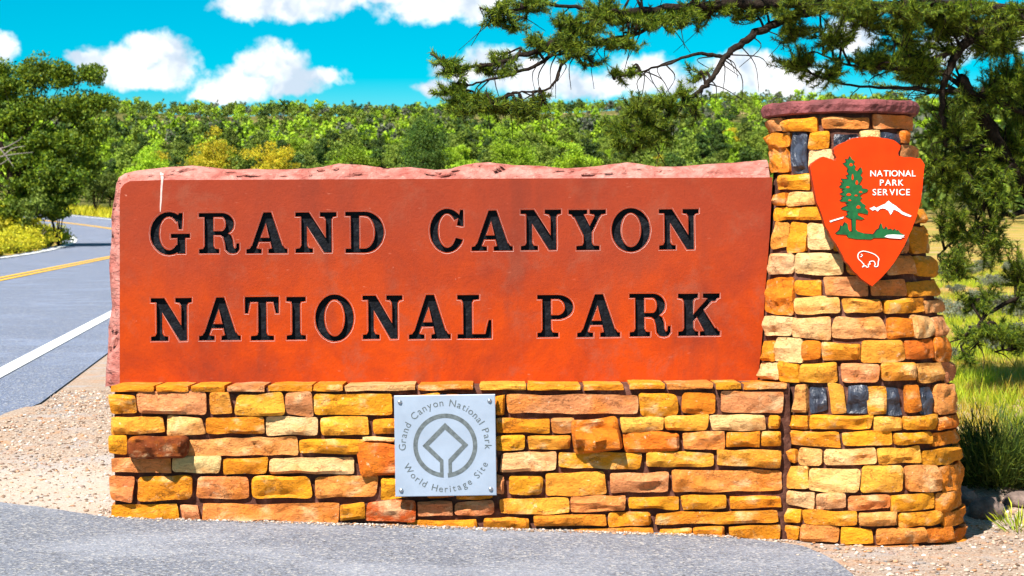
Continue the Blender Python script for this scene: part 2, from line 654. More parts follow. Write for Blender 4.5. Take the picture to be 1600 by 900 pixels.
def mat_leaf(name, stops, transl=0.25, per_object=0.35, nscale=0.8):
    m = Mat(name, 0.6, 0.25)
    r = m.island()
    c = m.ramp(r, [(i / max(len(stops) - 1, 1), s) for i, s in enumerate(stops)])
    # branch to branch difference of the living foliage
    n1 = m.noise(nscale, 3, 0.6, m.coord((1, 1, 1), rnd=True))
    h = m.n.new('ShaderNodeHueSaturation')
    m.l.new(c, h.inputs['Color'])
    hv = m.math('ADD', 0.485, m.math('MULTIPLY', n1, 0.03))
    m.l.new(hv, h.inputs['Hue'])
    vv = m.math('ADD', m.math('MULTIPLY', n1, 1.1), 0.45)
    vv = m.math('MULTIPLY', vv, m.math('ADD', 1.0 - per_object / 2, m.math('MULTIPLY', m.objrandom(), per_object)))
    m.l.new(vv, h.inputs['Value'])
    m.color(h.outputs[0])
    if transl:
        tr = m.n.new('ShaderNodeBsdfTranslucent')
        m.l.new(h.outputs[0], tr.inputs['Color'])
        mx = m.n.new('ShaderNodeMixShader')
        mx.inputs[0].default_value = transl
        out = m.n['Material Output']
        m.l.new(m.b.outputs[0], mx.inputs[1])
        m.l.new(tr.outputs[0], mx.inputs[2])
        m.l.new(mx.outputs[0], out.inputs['Surface'])
    return m.m


def mat_island(name, stops, rough=0.9):
    m = Mat(name, rough, 0.2)
    m.color(m.ramp(m.island(), stops))
    m.bump(m.noise(90, 3, 0.6), 0.4, 0.006)
    return m.m


MT = {}
MT['stone'] = mat_stone()
MT['mortar'] = mat_mortar()
MT['slab'] = mat_slab_face()
MT['split'] = mat_slab_rough()
MT['black'] = mat_black_paint()
MT['rim'] = mat_plain('pale_cut_sandstone', (0.66, 0.42, 0.37), 0.8, 0.2, 40, 0.2)
MT['obsidian'] = mat_obsidian()
MT['cap'] = mat_plain('maroon_flagstone', (0.17, 0.045, 0.045), 0.75, 0.3, 9, 0.5, 0.8, 0.02)
MT['drive'] = mat_asphalt('driveway_asphalt', (0.06, 0.063, 0.078), (0.31, 0.318, 0.355), (0.165, 0.174, 0.21))
MT['road'] = mat_asphalt('road_asphalt', (0.08, 0.10, 0.15), (0.21, 0.245, 0.34), (0.145, 0.17, 0.245))
MT['white_line'] = mat_plain('white_road_paint', (0.74, 0.74, 0.72), 0.7, 0.3, 8, 0.12)
MT['yellow_line'] = mat_plain('yellow_road_paint', (0.74, 0.40, 0.015), 0.7, 0.3, 8, 0.12)
MT['ground'] = mat_ground()
MT['bark'] = mat_plain('dark_bark', (0.026, 0.018, 0.013), 0.95, 0.1, 14, 0.6, 1.0, 0.03)
MT['twig'] = mat_plain('grey_twig', (0.15, 0.115, 0.09), 0.9, 0.1, 20, 0.5, 0.3)
MT['deadwood'] = mat_plain('silver_dead_wood', (0.22, 0.19, 0.17), 0.9, 0.1, 14, 0.4, 0.5)
MT['needle'] = mat_leaf('pine_needles', [(0.016, 0.042, 0.008), (0.062, 0.118, 0.011), (0.15, 0.225, 0.013), (0.27, 0.32, 0.015), (0.028, 0.066, 0.009), (0.22, 0.225, 0.013)], 0.25, 0.1, 1.6)
MT['leaf_bright'] = mat_leaf('bright_green_foliage', [(0.134, 0.241, 0.010), (0.228, 0.354, 0.013), (0.308, 0.422, 0.015)], 0.12, 0.75, 0.5)
MT['leaf_olive'] = mat_leaf('olive_foliage', [(0.074, 0.122, 0.014), (0.134, 0.194, 0.019), (0.224, 0.270, 0.028)], 0.12, 0.75, 0.5)
MT['leaf_dark'] = mat_leaf('dark_juniper_foliage', [(0.021, 0.053, 0.010), (0.043, 0.086, 0.011), (0.086, 0.125, 0.014)], 0.12, 0.75, 0.5)
MT['leaf_grey'] = mat_leaf('grey_green_foliage', [(0.084, 0.106, 0.062), (0.134, 0.146, 0.095), (0.213, 0.213, 0.146)], 0.12, 0.75, 0.5)
MT['leaf_yellow'] = mat_leaf('yellow_green_foliage', [(0.322, 0.306, 0.013), (0.483, 0.402, 0.013), (0.580, 0.386, 0.020), (0.322, 0.386, 0.020)], 0.25, 0.3, 0.6)
MT['leaf_tree'] = mat_leaf('juniper_spray_foliage', [(0.036, 0.085, 0.008), (0.084, 0.151, 0.011), (0.167, 0.243, 0.012), (0.251, 0.304, 0.012)], 0.25, 0.2, 0.5)
MT['rabbit'] = mat_leaf('rabbitbrush_foliage', [(0.316, 0.341, 0.019), (0.531, 0.481, 0.019), (0.632, 0.531, 0.025)], 0.25, 0.25, 2.0)
MT['broom'] = mat_leaf('green_broom_stems', [(0.015, 0.035, 0.006), (0.05, 0.085, 0.010), (0.14, 0.17, 0.015)], 0.15, 0.1, 3.0)
MT['straw'] = mat_leaf('straw_grass', [(0.425, 0.297, 0.037), (0.489, 0.319, 0.031), (0.255, 0.276, 0.021), (0.552, 0.404, 0.128)], 0.25, 0.1, 0.6)
MT['green_grass'] = mat_leaf('lush_grass', [(0.209, 0.322, 0.016), (0.386, 0.467, 0.020), (0.547, 0.515, 0.024)], 0.25, 0.2, 0.6)
MT['pebble'] = mat_island('gravel_stones', [(0.0, (0.12, 0.075, 0.05)), (0.2, (0.33, 0.22, 0.155)), (0.42, (0.50, 0.40, 0.32)), (0.58, (0.44, 0.18, 0.06)), (0.70, (0.19, 0.185, 0.19)), (0.82, (0.46, 0.32, 0.23)), (1.0, (0.74, 0.67, 0.60))])
MT['rock'] = mat_plain('brown_boulder', (0.17, 0.12, 0.10), 0.9, 0.2, 9, 0.5, 0.9, 0.03)
MT['orange_paint'] = mat_plain('vermilion_enamel', (0.62, 0.037, 0.002), 0.5, 0.12, 7, 0.14, 0.12)
MT['edge_paint'] = mat_plain('weathered_red_edge', (0.33, 0.035, 0.008), 0.6, 0.3, 25, 0.4, 0.4)
MT['green_paint'] = mat_plain('green_enamel', (0.006, 0.095, 0.024), 0.45, 0.4, 30, 0.35, 0.15)
MT['dark_paint'] = mat_plain('dark_outline_shadow', (0.010, 0.018, 0.010), 0.5, 0.3, 30, 0.3, 0.1)  # outline and painted shade behind the tree picture
MT['white_paint'] = mat_plain('white_enamel', (0.82, 0.80, 0.76), 0.45, 0.4, 30, 0.06, 0.1)
MT['plaque'] = mat_plain('pale_brushed_metal', (0.33, 0.38, 0.47), 0.42, 0.5, 5, 0.10, 0.06, 0.002, 0.25)
MT['etch'] = mat_plain('etched_grey', (0.10, 0.115, 0.12), 0.6, 0.3, 40, 0.4, 0.2)
MT['bolt'] = mat_plain('steel_bolt', (0.45, 0.46, 0.48), 0.3, 0.5, 20, 0.1, 0.0, 0.0, 0.9)

# ------------------------------------------------------------------ terrain
WALL_Y = 12.07        # front of the stone base
SLAB_Y = 12.42        # front of the carved slab
AXIS_Y = 12.53        # axis of the round pillar
RD = Vector((-0.102, 0.995))          # heading of the road
ROAD_T0, ROAD_R = 104.0, 95.0


def fbm(x, y, z=0.0, o=4):
    return noise.fractal(Vector((x, y, z)), 1.0, 2.0, o)


def zprofile(Y):
    if Y < 12.5:
        return 0.0
    full = 0.15 + 0.0157 * Y
    q = min(max(Y - 90, 0), 110)
    full += 0.00035 * q * q
    if Y > 200:
        full += 0.080 * (min(Y, 415) - 200)
    if Y > 415:
        t = Y - 415
        full += 0.04 * min(t, 40) - 0.0157 * t - 0.02 * max(t - 40, 0)
    return full * sstep(12.5, 16.2, Y)


def H(X, Y):
    pad = (-0.035 - 0.040 * min(max(X, -4.0), 4.0)) * (1 - sstep(12.9, 16.5, Y))
    z = zprofile(Y) + pad
    if Y > 150:
        w = sstep(150, 260, Y)
        z += w * (3.2 * fbm(X / 95.0, Y / 95.0, 3.3, 3) + 0.006 * X)
    if Y > 13:
        z += 0.05 * sstep(13, 20, Y) * (1 - sstep(60, 90, Y)) * fbm(X / 2.3, Y / 2.3, 1.0, 3) * sstep(1.5, 3.0, X)
    return z


def ground_at(px, py):
    d = ray(px, py)
    t = 10.0
    for _ in range(60):
        p = CAM + d * t
        dz = p.z - H(p.x, p.y)
        if d.z - 0.02 >= 0:
            break
        t += dz / max(0.03, -d.z) * 0.6
    p = CAM + d * t
    return Vector((p.x, p.y, H(p.x, p.y)))


# road centre line in plan
road_pts = []
pp = Vector((-6.7 * 0.995, -6.7 * 0.102)) + RD * (-60)
ang = 0.0
t = -60.0
DT = 1.5
base_ang = math.atan2(RD.x, RD.y)
while t < 255:
    k = 0.0
    if t > ROAD_T0:
        k = 1.0 / ROAD_R * sstep(ROAD_T0, ROAD_T0 + 25, t)
    h = base_ang - ang
    road_pts.append((t, pp.copy(), h))
    pp = pp + Vector((math.sin(h), math.cos(h))) * DT
    ang += k * DT
    t += DT


def road_strip(q0, q1, lift, nl=1, t0=-1e9, t1=1e9):
    vs, fs = [], []
    rows = 0
    for (t, p, h) in road_pts:
        if t < t0 or t > t1:
            continue
        nrm = Vector((math.cos(h), -math.sin(h)))
        for i in range(nl + 1):
            q1_ = q1 - max(0.0, 15.6 - t) * 0.5 if nl > 1 else q1
            q = q0 + ((max(q1_, q0 + 0.5) if nl > 1 else q1) - q0) * i / nl
            w = p + nrm * q
            vs.append((w.x, w.y, H(w.x, w.y) + lift))
        rows += 1
    for r in range(rows - 1):
        for i in range(nl):
            a = r * (nl + 1) + i
            fs.append((a, a + 1, a + nl + 2, a + nl + 1))
    return vs, fs


RP = np.array([(p.x, p.y) for (_, p, _) in road_pts])


def road_dist(X, Y):
    return float(np.sqrt(((RP - np.array((X, Y))) ** 2).sum(1).min()))


# ground: one sheet to the horizon, finer near the sign
def axis_samples(lo, hi, step, far_lo, far_hi, grow=1.13):
    a = list(np.arange(lo, hi + 1e-6, step))
    s = step
    x = a[-1]
    while x < far_hi:
        s *= grow
        x += s
        a.append(x)
    s = step
    x = a[0]
    pre = []
    while x > far_lo:
        s *= grow
        x -= s
        pre.append(x)
    return pre[::-1] + a


gx = axis_samples(-7, 7, 0.16, -2500, 2500, 1.10)
gy = axis_samples(8, 20, 0.16, -300, 4500, 1.045)
gv, gf = [], []
for Y in gy:
    for X in gx:
        z = H(X, Y)
        if -60 < Y < 260 and -90 < X < 5:
            dd = road_dist(X, Y)
            z -= 0.10 * (1 - sstep(4.2, 4.9, dd)) if Y < 40 else 0.30 * (1 - sstep(4.4, 6.0, dd))
        if Y < 12.6:
            z += 0.006 * fbm(X * 1.4, Y * 1.4)
        gv.append((X, Y, z))
nx_ = len(gx)
for j in range(len(gy) - 1):
    for i in range(nx_ - 1):
        a = j * nx_ + i
        gf.append((a, a + 1, a + nx_ + 1, a + nx_))
ground = build('ground', gv, gf, MT['ground'], None, (0, 0, 0), True)
tag(ground, kind='structure')

vs, fs = road_strip(-4.85, 4.95, 0.012, 6)
road = build('road', vs, fs, MT['road'], None, (0, 0, 0), True)
tag(road, kind='structure')
for (q, w) in ((4.25, 0.085), (-4.25, 0.17)):
    vs, fs = road_strip(q - w, q + w, 0.020 if q > 0 else 0.04, t0=14)
    build('edge_line', vs, fs, MT['white_line'], road, (0, 0, 0))
for q in (-0.16, 0.16):
    vs, fs = road_strip(q - 0.085, q + 0.085, 0.024)
    build('centre_line', vs, fs, MT['yellow_line'], road, (0, 0, 0))

# driveway sheet before the sign: traced edge, then out of the picture towards the camera
edge_px = [(-420, 772), (-200, 780), (0, 789), (60, 796), (120, 805), (170, 812), (260, 816), (400, 819), (560, 821), (700, 828), (840, 829), (980, 828), (1050, 830), (1100, 838), (1180, 848), (1225, 853), (1255, 858), (1285, 870), (1310, 884), (1332, 902), (1350, 925), (1365, 960)]
poly = [ground_at(x, y) for x, y in edge_px]
poly = [Vector((p.x, p.y)) for p in poly]
dense = []
for a, b in zip(poly[:-1], poly[1:]):
    n = max(2, int((b - a).length / 0.07))
    for k in range(n):
        p = a.lerp(b, k / n)
        w = 0.022 * noise.noise(Vector((p.x * 7, p.y * 7, 0))) + 0.012 * noise.noise(Vector((p.x * 23, p.y * 23, 4)))
        dense.append(Vector((p.x, p.y + w)))
dense.append(poly[-1])
outer = dense + [Vector((2.6, 6.0)), Vector((5.0, -10)), Vector((-30, -10)), Vector((-30, 9)), Vector((-8, 13.2))]
nb = len(outer)
pts2 = list(outer)
for X in np.arange(-9, 3, 0.35):
    for Y in np.arange(5, 13.2, 0.35):
        pts2.append(Vector((X, Y)))
r = delaunay_2d_cdt(pts2, [], [list(range(nb))[::-1]], 1, 1e-5)
dv = [(v.x, v.y, H(v.x, v.y) + 0.016) for v in r[0]]
df = [tuple(f) for f in r[2]]
# a worn lip down to the dirt along the visible edge
base = len(dv)
top_ids = []
for p in dense:
    d2 = min(range(len(r[0])), key=lambda i: (r[0][i] - p).length_squared) if False else None
    dv.append((p.x, p.y, H(p.x, p.y) + 0.0155))
    dv.append((p.x + 0.01, p.y + 0.02, H(p.x, p.y) - 0.03))
for i in range(len(dense) - 1):
    df.append((base + 2 * i, base + 2 * i + 1, base + 2 * i + 3, base + 2 * i + 2))
drive = build('driveway', dv, df, MT['drive'], None, (0, 0, 0), True)
tag(drive, kind='structure')

# ------------------------------------------------------------------ masonry
TONE = {'y': (0.85, 0.305, 0.013), 'o': (0.78, 0.20, 0.010), 'r': (0.68, 0.115, 0.014), 'p': (0.74, 0.285, 0.10),
        'c': (0.86, 0.54, 0.23), 'b': (0.22, 0.042, 0.008), 'a': (0.80, 0.26, 0.022), 'm': (0.86, 0.39, 0.06)}


def tone(code):
    c = TONE[code[0]]
    if len(code) > 1:
        d = TONE[code[1]]
        c = tuple(0.6 * a + 0.4 * b for a, b in zip(c, d))
    k = random.uniform(0.78, 1.06)
    g = random.uniform(0.88, 1.08)
    return (min(c[0] * k, 0.9), c[1] * k * g, c[2] * k, 1.0)


def stone_grid(w, h, seed, bulge=0.035, back=0.10, rr=0.4, rough=1.0, res=0.0155, lumpy=False):
    """points of a rough hewn block: (a, b, c) = along, up, outwards; edge ring at c = 0"""
    rs = random.Random(seed)
    nx = int(min(max(w / res, 5), 34))
    ny = int(min(max(h / res, 4), 11))
    r = min(w, h) * rs.uniform(rr * 0.35, rr * 0.8) * 0.5
    er = min(0.022, 0.25 * min(w, h)) * rs.uniform(0.7, 1.2)
    sx, sy = rs.uniform(0, 99), rs.uniform(0, 99)
    cor = [(rs.uniform(-1, 1) * 0.10 * h, rs.uniform(-1, 1) * 0.085 * h) for _ in range(4)]
    tilt = (rs.uniform(-1, 1) * 0.03, rs.uniform(-0.10, 0.22))
    planes = []
    for _ in range(rs.choice((3, 4, 5, 6))):
        an = rs.uniform(0, 6.28)
        g = rs.uniform(0.15, 0.75)
        planes.append((math.cos(an) * g * 0.35, math.sin(an) * g, rs.uniform(0.55, 1.0) * bulge, rs.uniform(-0.4, 0.4) * w, rs.uniform(-0.3, 0.3) * h))
    G = []
    for j in range(ny + 1):
        row = []
        for i in range(nx + 1):
            u, v = 2 * i / nx - 1, 2 * j / ny - 1
            a, b = u * w / 2, v * h / 2
            e = min(w / 2 - abs(a), h / 2 - abs(b))
            q, s = abs(a) - (w / 2 - r), abs(b) - (h / 2 - r)
            if q > 0 and s > 0:
                m_, l_ = max(q, s), math.hypot(q, s)
                a = math.copysign(w / 2 - r + q * m_ / l_, a)
                b = math.copysign(h / 2 - r + s * m_ / l_, b)
            # uneven corners and wavy edges
            fu, fv = (u + 1) / 2, (v + 1) / 2
            da = (cor[0][0] * (1 - fu) * (1 - fv) + cor[1][0] * fu * (1 - fv) + cor[2][0] * fu * fv + cor[3][0] * (1 - fu) * fv)
            db = (cor[0][1] * (1 - fu) * (1 - fv) + cor[1][1] * fu * (1 - fv) + cor[2][1] * fu * fv + cor[3][1] * (1 - fu) * fv)
            n1 = noise.noise(Vector((a * 9 + sx, b * 9 + sy, 0.3)))
            n2 = noise.noise(Vector((a * 9 + sy, b * 9 + sx, 7.3)))
            a2 = a + da + 0.010 * n1 * rough
            b2 = b + db + 0.009 * n2 * rough
            k = 1 - min(e / er, 1.0)
            c = bulge * math.sqrt(max(0.0, 1 - k * k))
            for (ga, gb, g0, oa, ob) in planes:
                c = min(c, g0 + ga * (a - oa) + gb * (b - ob))
            fade = min(1.0, e / 0.02) * 0.85 + 0.15
            c = max(c, -0.012)
            c += fade * rough * (0.016 * noise.fractal(Vector((a * 13 + sx, b * 17 + sy, 2.0)), 1.0, 2.1, 4))
            c += fade * (tilt[0] * a + tilt[1] * b * 0.35)
            if lumpy:
                c += fade * 0.065 * noise.noise(Vector((a * 14 + sx, b * 14 + sy, 5.0)))
            row.append((a2, b2, c))
        G.append(row)
    V = [p for row in G for p in row]
    Fc = []
    for j in range(ny):
        for i in range(nx):
            p = j * (nx + 1) + i
            Fc.append((p, p + 1, p + nx + 2, p + nx + 1))
    ring = [i for i in range(nx + 1)] + [j * (nx + 1) + nx for j in range(1, ny + 1)] + [ny * (nx + 1) + i for i in range(nx - 1, -1, -1)] + [j * (nx + 1) for j in range(ny - 1, 0, -1)]
    b0 = len(V)
    for rI in ring:
        a, b, c = V[rI]
        V.append((a * 0.985, b * 0.975, -back * 0.35))
    b1 = len(V)
    for rI in ring:
        a, b, c = V[rI]
        V.append((a * 0.97, b * 0.95, -back))
    n = len(ring)
    for i in range(n):
        j = (i + 1) % n
        Fc.append((ring[j], ring[i], b0 + i, b0 + j))
        Fc.append((b0 + j, b0 + i, b1 + i, b1 + j))
    Fc.append(tuple(b1 + i for i in reversed(range(n))))
    return V, Fc


def flat_stone(box, code, parent, Y, seed, name='stone', mat='stone', normal_x=None, **kw):
    """a block on a flat wall whose outline fills a picture box at depth Y"""
    x0, y0, x1, y1 = box
    x0, y0, x1, y1 = x0 + 0.5, y0 + 0.3, x1 - 0.5, y1 - 0.3
    p0, p1 = at(x0, y1, Y), at(x1, y0, Y)
    w, h = (p1.x - p0.x), (p1.z - p0.z)
    c = Vector(((p0.x + p1.x) / 2, Y, (p0.z + p1.z) / 2))
    V, Fc = stone_grid(w, h, seed, **kw)
    me = mesh_from([(a, -cc, b) for a, b, cc in V], Fc, True)
    me.set_sharp_from_angle(angle=math.radians(33))
    o = place(name, me, MT[mat], parent, c)
    o.color = tone(code) if mat == 'stone' else (1, 1, 1, 1)
    return o


# ---- base wall
gl, gr = at(171, 815, WALL_Y), at(1232, 845, WALL_Y)
wall = empty('stone_wall', (0.0, WALL_Y + 0.4, 0.0), 'low stone base wall of yellow sandstone blocks under the red slab', 'wall')
z_top = at(700, 601, WALL_Y).z
xl, xr = gl.x + 0.025, gr.x + 0.02


def rough_box(x0, x1, y0, y1, z0, z1, step=0.05, amp=0.006):
    """closed box with noisy faces"""
    bm = bmesh.new()
    nx, ny, nz = [max(1, int((b - a) / step)) for a, b in ((x0, x1), (y0, y1), (z0, z1))]
    idx = {}

    def vert(i, j, k):
        key = (i, j, k)
        if key not in idx:
            p = Vector((x0 + (x1 - x0) * i / nx, y0 + (y1 - y0) * j / ny, z0 + (z1 - z0) * k / nz))
            p += amp * Vector((noise.noise(p * 9), noise.noise(p * 9 + Vector((7, 1, 3))), noise.noise(p * 9 + Vector((2, 9, 5)))))
            idx[key] = bm.verts.new(p)
        return idx[key]
    for i in range(nx):
        for k in range(nz):
            bm.faces.new((vert(i, 0, k), vert(i + 1, 0, k), vert(i + 1, 0, k + 1), vert(i, 0, k + 1)))
            bm.faces.new((vert(i, ny, k), vert(i, ny, k + 1), vert(i + 1, ny, k + 1), vert(i + 1, ny, k)))
        for j in range(ny):
            bm.faces.new((vert(i, j, 0), vert(i, j + 1, 0), vert(i + 1, j + 1, 0), vert(i + 1, j, 0)))
            bm.faces.new((vert(i, j, nz), vert(i + 1, j, nz), vert(i + 1, j + 1, nz), vert(i, j + 1, nz)))
    for j in range(ny):
        for k in range(nz):
            bm.faces.new((vert(0, j, k), vert(0, j, k + 1), vert(0, j + 1, k + 1), vert(0, j + 1, k)))
            bm.faces.new((vert(nx, j, k), vert(nx, j + 1, k), vert(nx, j + 1, k + 1), vert(nx, j, k + 1)))
    v = [x.co.copy() for x in bm.verts]
    bm.verts.index_update()
    f = [tuple(x.index for x in fc.verts) for fc in bm.faces]
    bm.free()
    return v, f


v, f = rough_box(xl, xr, WALL_Y + 0.034, WALL_Y + 0.80, -0.30, z_top - 0.014)
build('mortar_bed', v, f, MT['mortar'], wall, (0, WALL_Y + 0.4, 0.3), True)

CAPS = [(171, 241, 'y'), (243, 295, 'y'), (298, 351, 'y'), (354, 414, 'p'), (417, 487, 'y'), (489, 535, 'y'), (538, 650, 'pc'), (653, 740, 'oy'),
        (749, 822, 'my'), (824, 908, 'y'), (911, 975, 'y'), (983, 1039, 'y'), (1042, 1115, 'yp'), (1119, 1158, 'y'), (1162, 1231, 'oy')]
for k, (x0, x1, c) in enumerate(CAPS):
    sl_ = (x0 - 171) / 1060.0
    o = flat_stone((x0, 602.5 - 4 * sl_, x1, 613 - 5 * sl_), c, wall, WALL_Y - 0.004, 900 + k, name='cap_stone', bulge=0.012, back=0.40, rr=0.25, rough=0.6)

ROWS = [
    # row 1
    (170, 616, 213, 647, 'y'), (215, 613, 324, 648, 'p'), (326, 613, 362, 648, 'my'), (368, 615, 444, 648, 'ym'), (448, 614, 489, 650, 'p'),
    (492, 616, 614, 649, 'y'), (617, 617, 690, 649, 'y'), (693, 617, 771, 648, 'o'), (774, 618, 791, 647, 'y'), (793, 616, 995, 649, 'p'),
    (999, 614, 1060, 648, 'y'), (1065, 613, 1120, 646, 'oy'), (1123, 611, 1226, 646, 'p'),
    # row 2
    (172, 651, 255, 679, 'ym'), (259, 651, 318, 680, 'mc'), (321, 652, 411, 680, 'oy'), (414, 652, 497, 681, 'c'), (502, 653, 577, 680, 'ym'),
    (581, 654, 640, 679, 'y'), (644, 653, 706, 679, 'y'), (710, 653, 768, 678, 'p'), (774, 654, 857, 676, 'y'), (862, 652, 897, 678, 'p'),
    (970, 650, 1036, 674, 'm'), (1039, 649, 1107, 673, 'ym'), (1111, 648, 1198, 673, 'cp'), (1200, 649, 1219, 669, 'y'),
    # row 3
    (170, 682, 198, 710, 'y'), (291, 683, 465, 712, 'pm'), (467, 684, 569, 711, 'y'), (566, 682, 617, 690, 'c'), (640, 683, 700, 711, 'y'), (703, 683, 770, 706, 'o'),
    (774, 681, 820, 705, 'y'), (824, 680, 893, 704, 'ym'), (974, 675, 1064, 706, 'or'), (1067, 674, 1131, 701, 'ap'), (1135, 674, 1185, 700, 'y'), (1188, 675, 1222, 697, 'y'),
    # row 4
    (171, 714, 266, 740, 'pa'), (272, 714, 345, 739, 'c'), (349, 716, 418, 741, 'y'), (420, 715, 556, 741, 'cp'), (640, 714, 715, 741, 'y'), (718, 710, 778, 738, 'p'),
    (783, 707, 867, 737, 'pc'), (871, 707, 1002, 733, 'y'), (1008, 706, 1115, 731, 'ym'), (1120, 702, 1221, 730, 'ym'),
    # row 5
    (172, 743, 208, 783, 'pr'), (212, 744, 303, 783, 'y'), (308, 745, 387, 781, 'pr'), (393, 745, 485, 780, 'y'), (489, 744, 588, 779, 'ap'),
    (594, 744, 660, 778, 'y'), (664, 744, 712, 778, 'o'), (715, 743, 768, 778, 'y'), (773, 741, 792, 772, 'p'), (796, 742, 847, 775, 'y'), (852, 738, 947, 773, 'ym'),
    (954, 737, 1045, 771, 'p'), (1050, 734, 1221, 770, 'ap'),
    # row 6
    (173, 786, 277, 812, 'y'), (282, 787, 312, 814, 'p'), (314, 785, 528, 816, 'ap'), (530, 786, 570, 812, 'y'), (573, 783, 647, 815, 'r'),
    (651, 784, 706, 808, 'p'), (710, 783, 771, 807, 'p'), (780, 779, 888, 803, 'ym'), (893, 775, 980, 801, 'pa'), (983, 775, 1060, 796, 'y'),
    (1066, 775, 1134, 797, 'y'), (1140, 774, 1219, 794, 'y'),
    # row 7 and 8, half sunk in the ground
    (636, 812, 745, 830, 'y'), (755, 809, 827, 828, 'y'), (832, 806, 947, 823, 'ay'), (949, 801, 1018, 823, 'y'), (1022, 799, 1217, 820, 'ya'),
    (300, 819, 440, 840, 'a'), (460, 819, 620, 840, 'y'), (1030, 824, 1081, 846, 'y'), (1085, 823, 1133, 842, 'y'), (1139, 822, 1220, 842, 'y'), (880, 826, 1020, 848, 'a'),
]
for k, (x0, y0, x1, y1, c) in enumerate(ROWS):
    out = random.uniform(-0.006, 0.008)
    flat_stone((x0, y0, x1, y1), c, wall, WALL_Y - out, 100 + k, bulge=random.uniform(0.022, 0.032), rr=random.choice((0.35, 0.5, 0.6)))
# the odd stones that stand proud of the face
o = flat_stone((200, 679, 292, 716), 'b', wall, WALL_Y - 0.03, 501, bulge=0.11, rr=1.0, lumpy=True)
tag(o, 'lumpy dark brown stone jutting out of the wall')
o = flat_stone((894, 652, 970, 707), 'o', wall, WALL_Y - 0.02, 502, bulge=0.075, rr=0.45, lumpy=True)
tag(o, 'large orange stone jutting out of the wall')
o = flat_stone((557, 692, 636, 743), 'ro', wall, WALL_Y - 0.012, 503, bulge=0.05, rr=0.8)
# end of the wall, left: blocks facing sideways
zrow = [(616, 647), (651, 679), (682, 710), (714, 740), (744, 783), (786, 812)]
for k, (ya, yb) in enumerate(zrow):
    za, zb = at(171, yb, WALL_Y).z, at(171, ya, WALL_Y).z
    yy = WALL_Y + 0.115
    kk = 0
    while yy < WALL_Y + 0.74:
        w = random.uniform(0.18, 0.33)
        V, Fc = stone_grid(w - 0.02, zb - za, 600 + k * 10 + kk, bulge=0.03, back=0.08, rr=0.5)
        c = Vector((xl - 0.006, yy + w / 2, (za + zb) / 2))
        me = mesh_from([(-cc, -a, b) for a, b, cc in V], Fc, True)
        o = place('stone', me, MT['stone'], wall, c)
        o.color = tone(random.choice(('y', 'p', 'm', 'a')))
        yy += w
        kk += 1
# rear face, plain courses
for k, (ya, yb) in enumerate(zrow):
    za, zb = at(171, yb, WALL_Y).z, at(171, ya, WALL_Y).z
    xx = xl
    kk = 0
    while xx < xr - 0.1:
        w = random.uniform(0.3, 0.6)
        V, Fc = stone_grid(w - 0.02, zb - za, 700 + k * 10 + kk, bulge=0.03, back=0.05, rr=0.5, res=0.05)
        c = Vector((xx + w / 2, WALL_Y + 0.806, (za + zb) / 2))
        o = place('stone', mesh_from([(-a, cc, b) for a, b, cc in V], Fc, True), MT['stone'], wall, c)
        o.color = tone(random.choice(('y', 'p', 'm', 'a')))
        xx += w
        kk += 1

# ---- carved slab
TOP = [(182, 287), (186, 277), (195, 271), (210, 267), (250, 263), (275, 260), (300, 258), (345, 263), (372, 265), (400, 264), (440, 265), (480, 264), (500, 261), (530, 255), (560, 258), (600, 262), (640, 262), (680, 265),
       (705, 264), (725, 258), (745, 254), (765, 254), (800, 258), (850, 260), (880, 263), (905, 262), (925, 260), (955, 257), (980, 254), (1000, 256), (1025, 261), (1060, 260), (1100, 257), (1150, 254), (1185, 251), (1198, 250)]
LEFT = [(165, 604), (166, 575), (170, 535), (169, 515), (175, 480), (172, 440), (171, 410), (175, 370), (174, 340), (179, 310)]
FACE_L = [(187, 602), (187, 570), (187, 535), (187, 515), (187, 480), (187, 440), (187, 410), (187, 370), (187, 340), (187, 313)]
face_top = lambda x: 281.5 - (x - 190) * 0.0042
FACE_T = []
for (x, y) in TOP:
    FACE_T.append((max(x, 187 + 0), 0))
FACE_T = [(187.6, 303), (189, 294), (194, 287.5), (203, 283)] + [(x, face_top(x)) for (x, y) in TOP[4:-1]] + [(1203, 277)]
RIGHTE = [(1207, 277), (1205, 320), (1203, 360), (1200, 400), (1196, 450), (1193, 500), (1189, 550), (1184, 592), (1183, 603)]
out_px = LEFT + TOP
in_px = FACE_L + FACE_T


def resample(pts, n):
    P = [Vector(p) for p in pts]
    L = [0]
    for a, b in zip(P[:-1], P[1:]):
        L.append(L[-1] + (b - a).length)
    res, i = [], 0
    for k in range(n):
        s = L[-1] * k / (n - 1)
        while i < len(L) - 2 and L[i + 1] < s:
            i += 1
        res.append(P[i].lerp(P[i + 1], (s - L[i]) / max(L[i + 1] - L[i], 1e-9)))
    return res


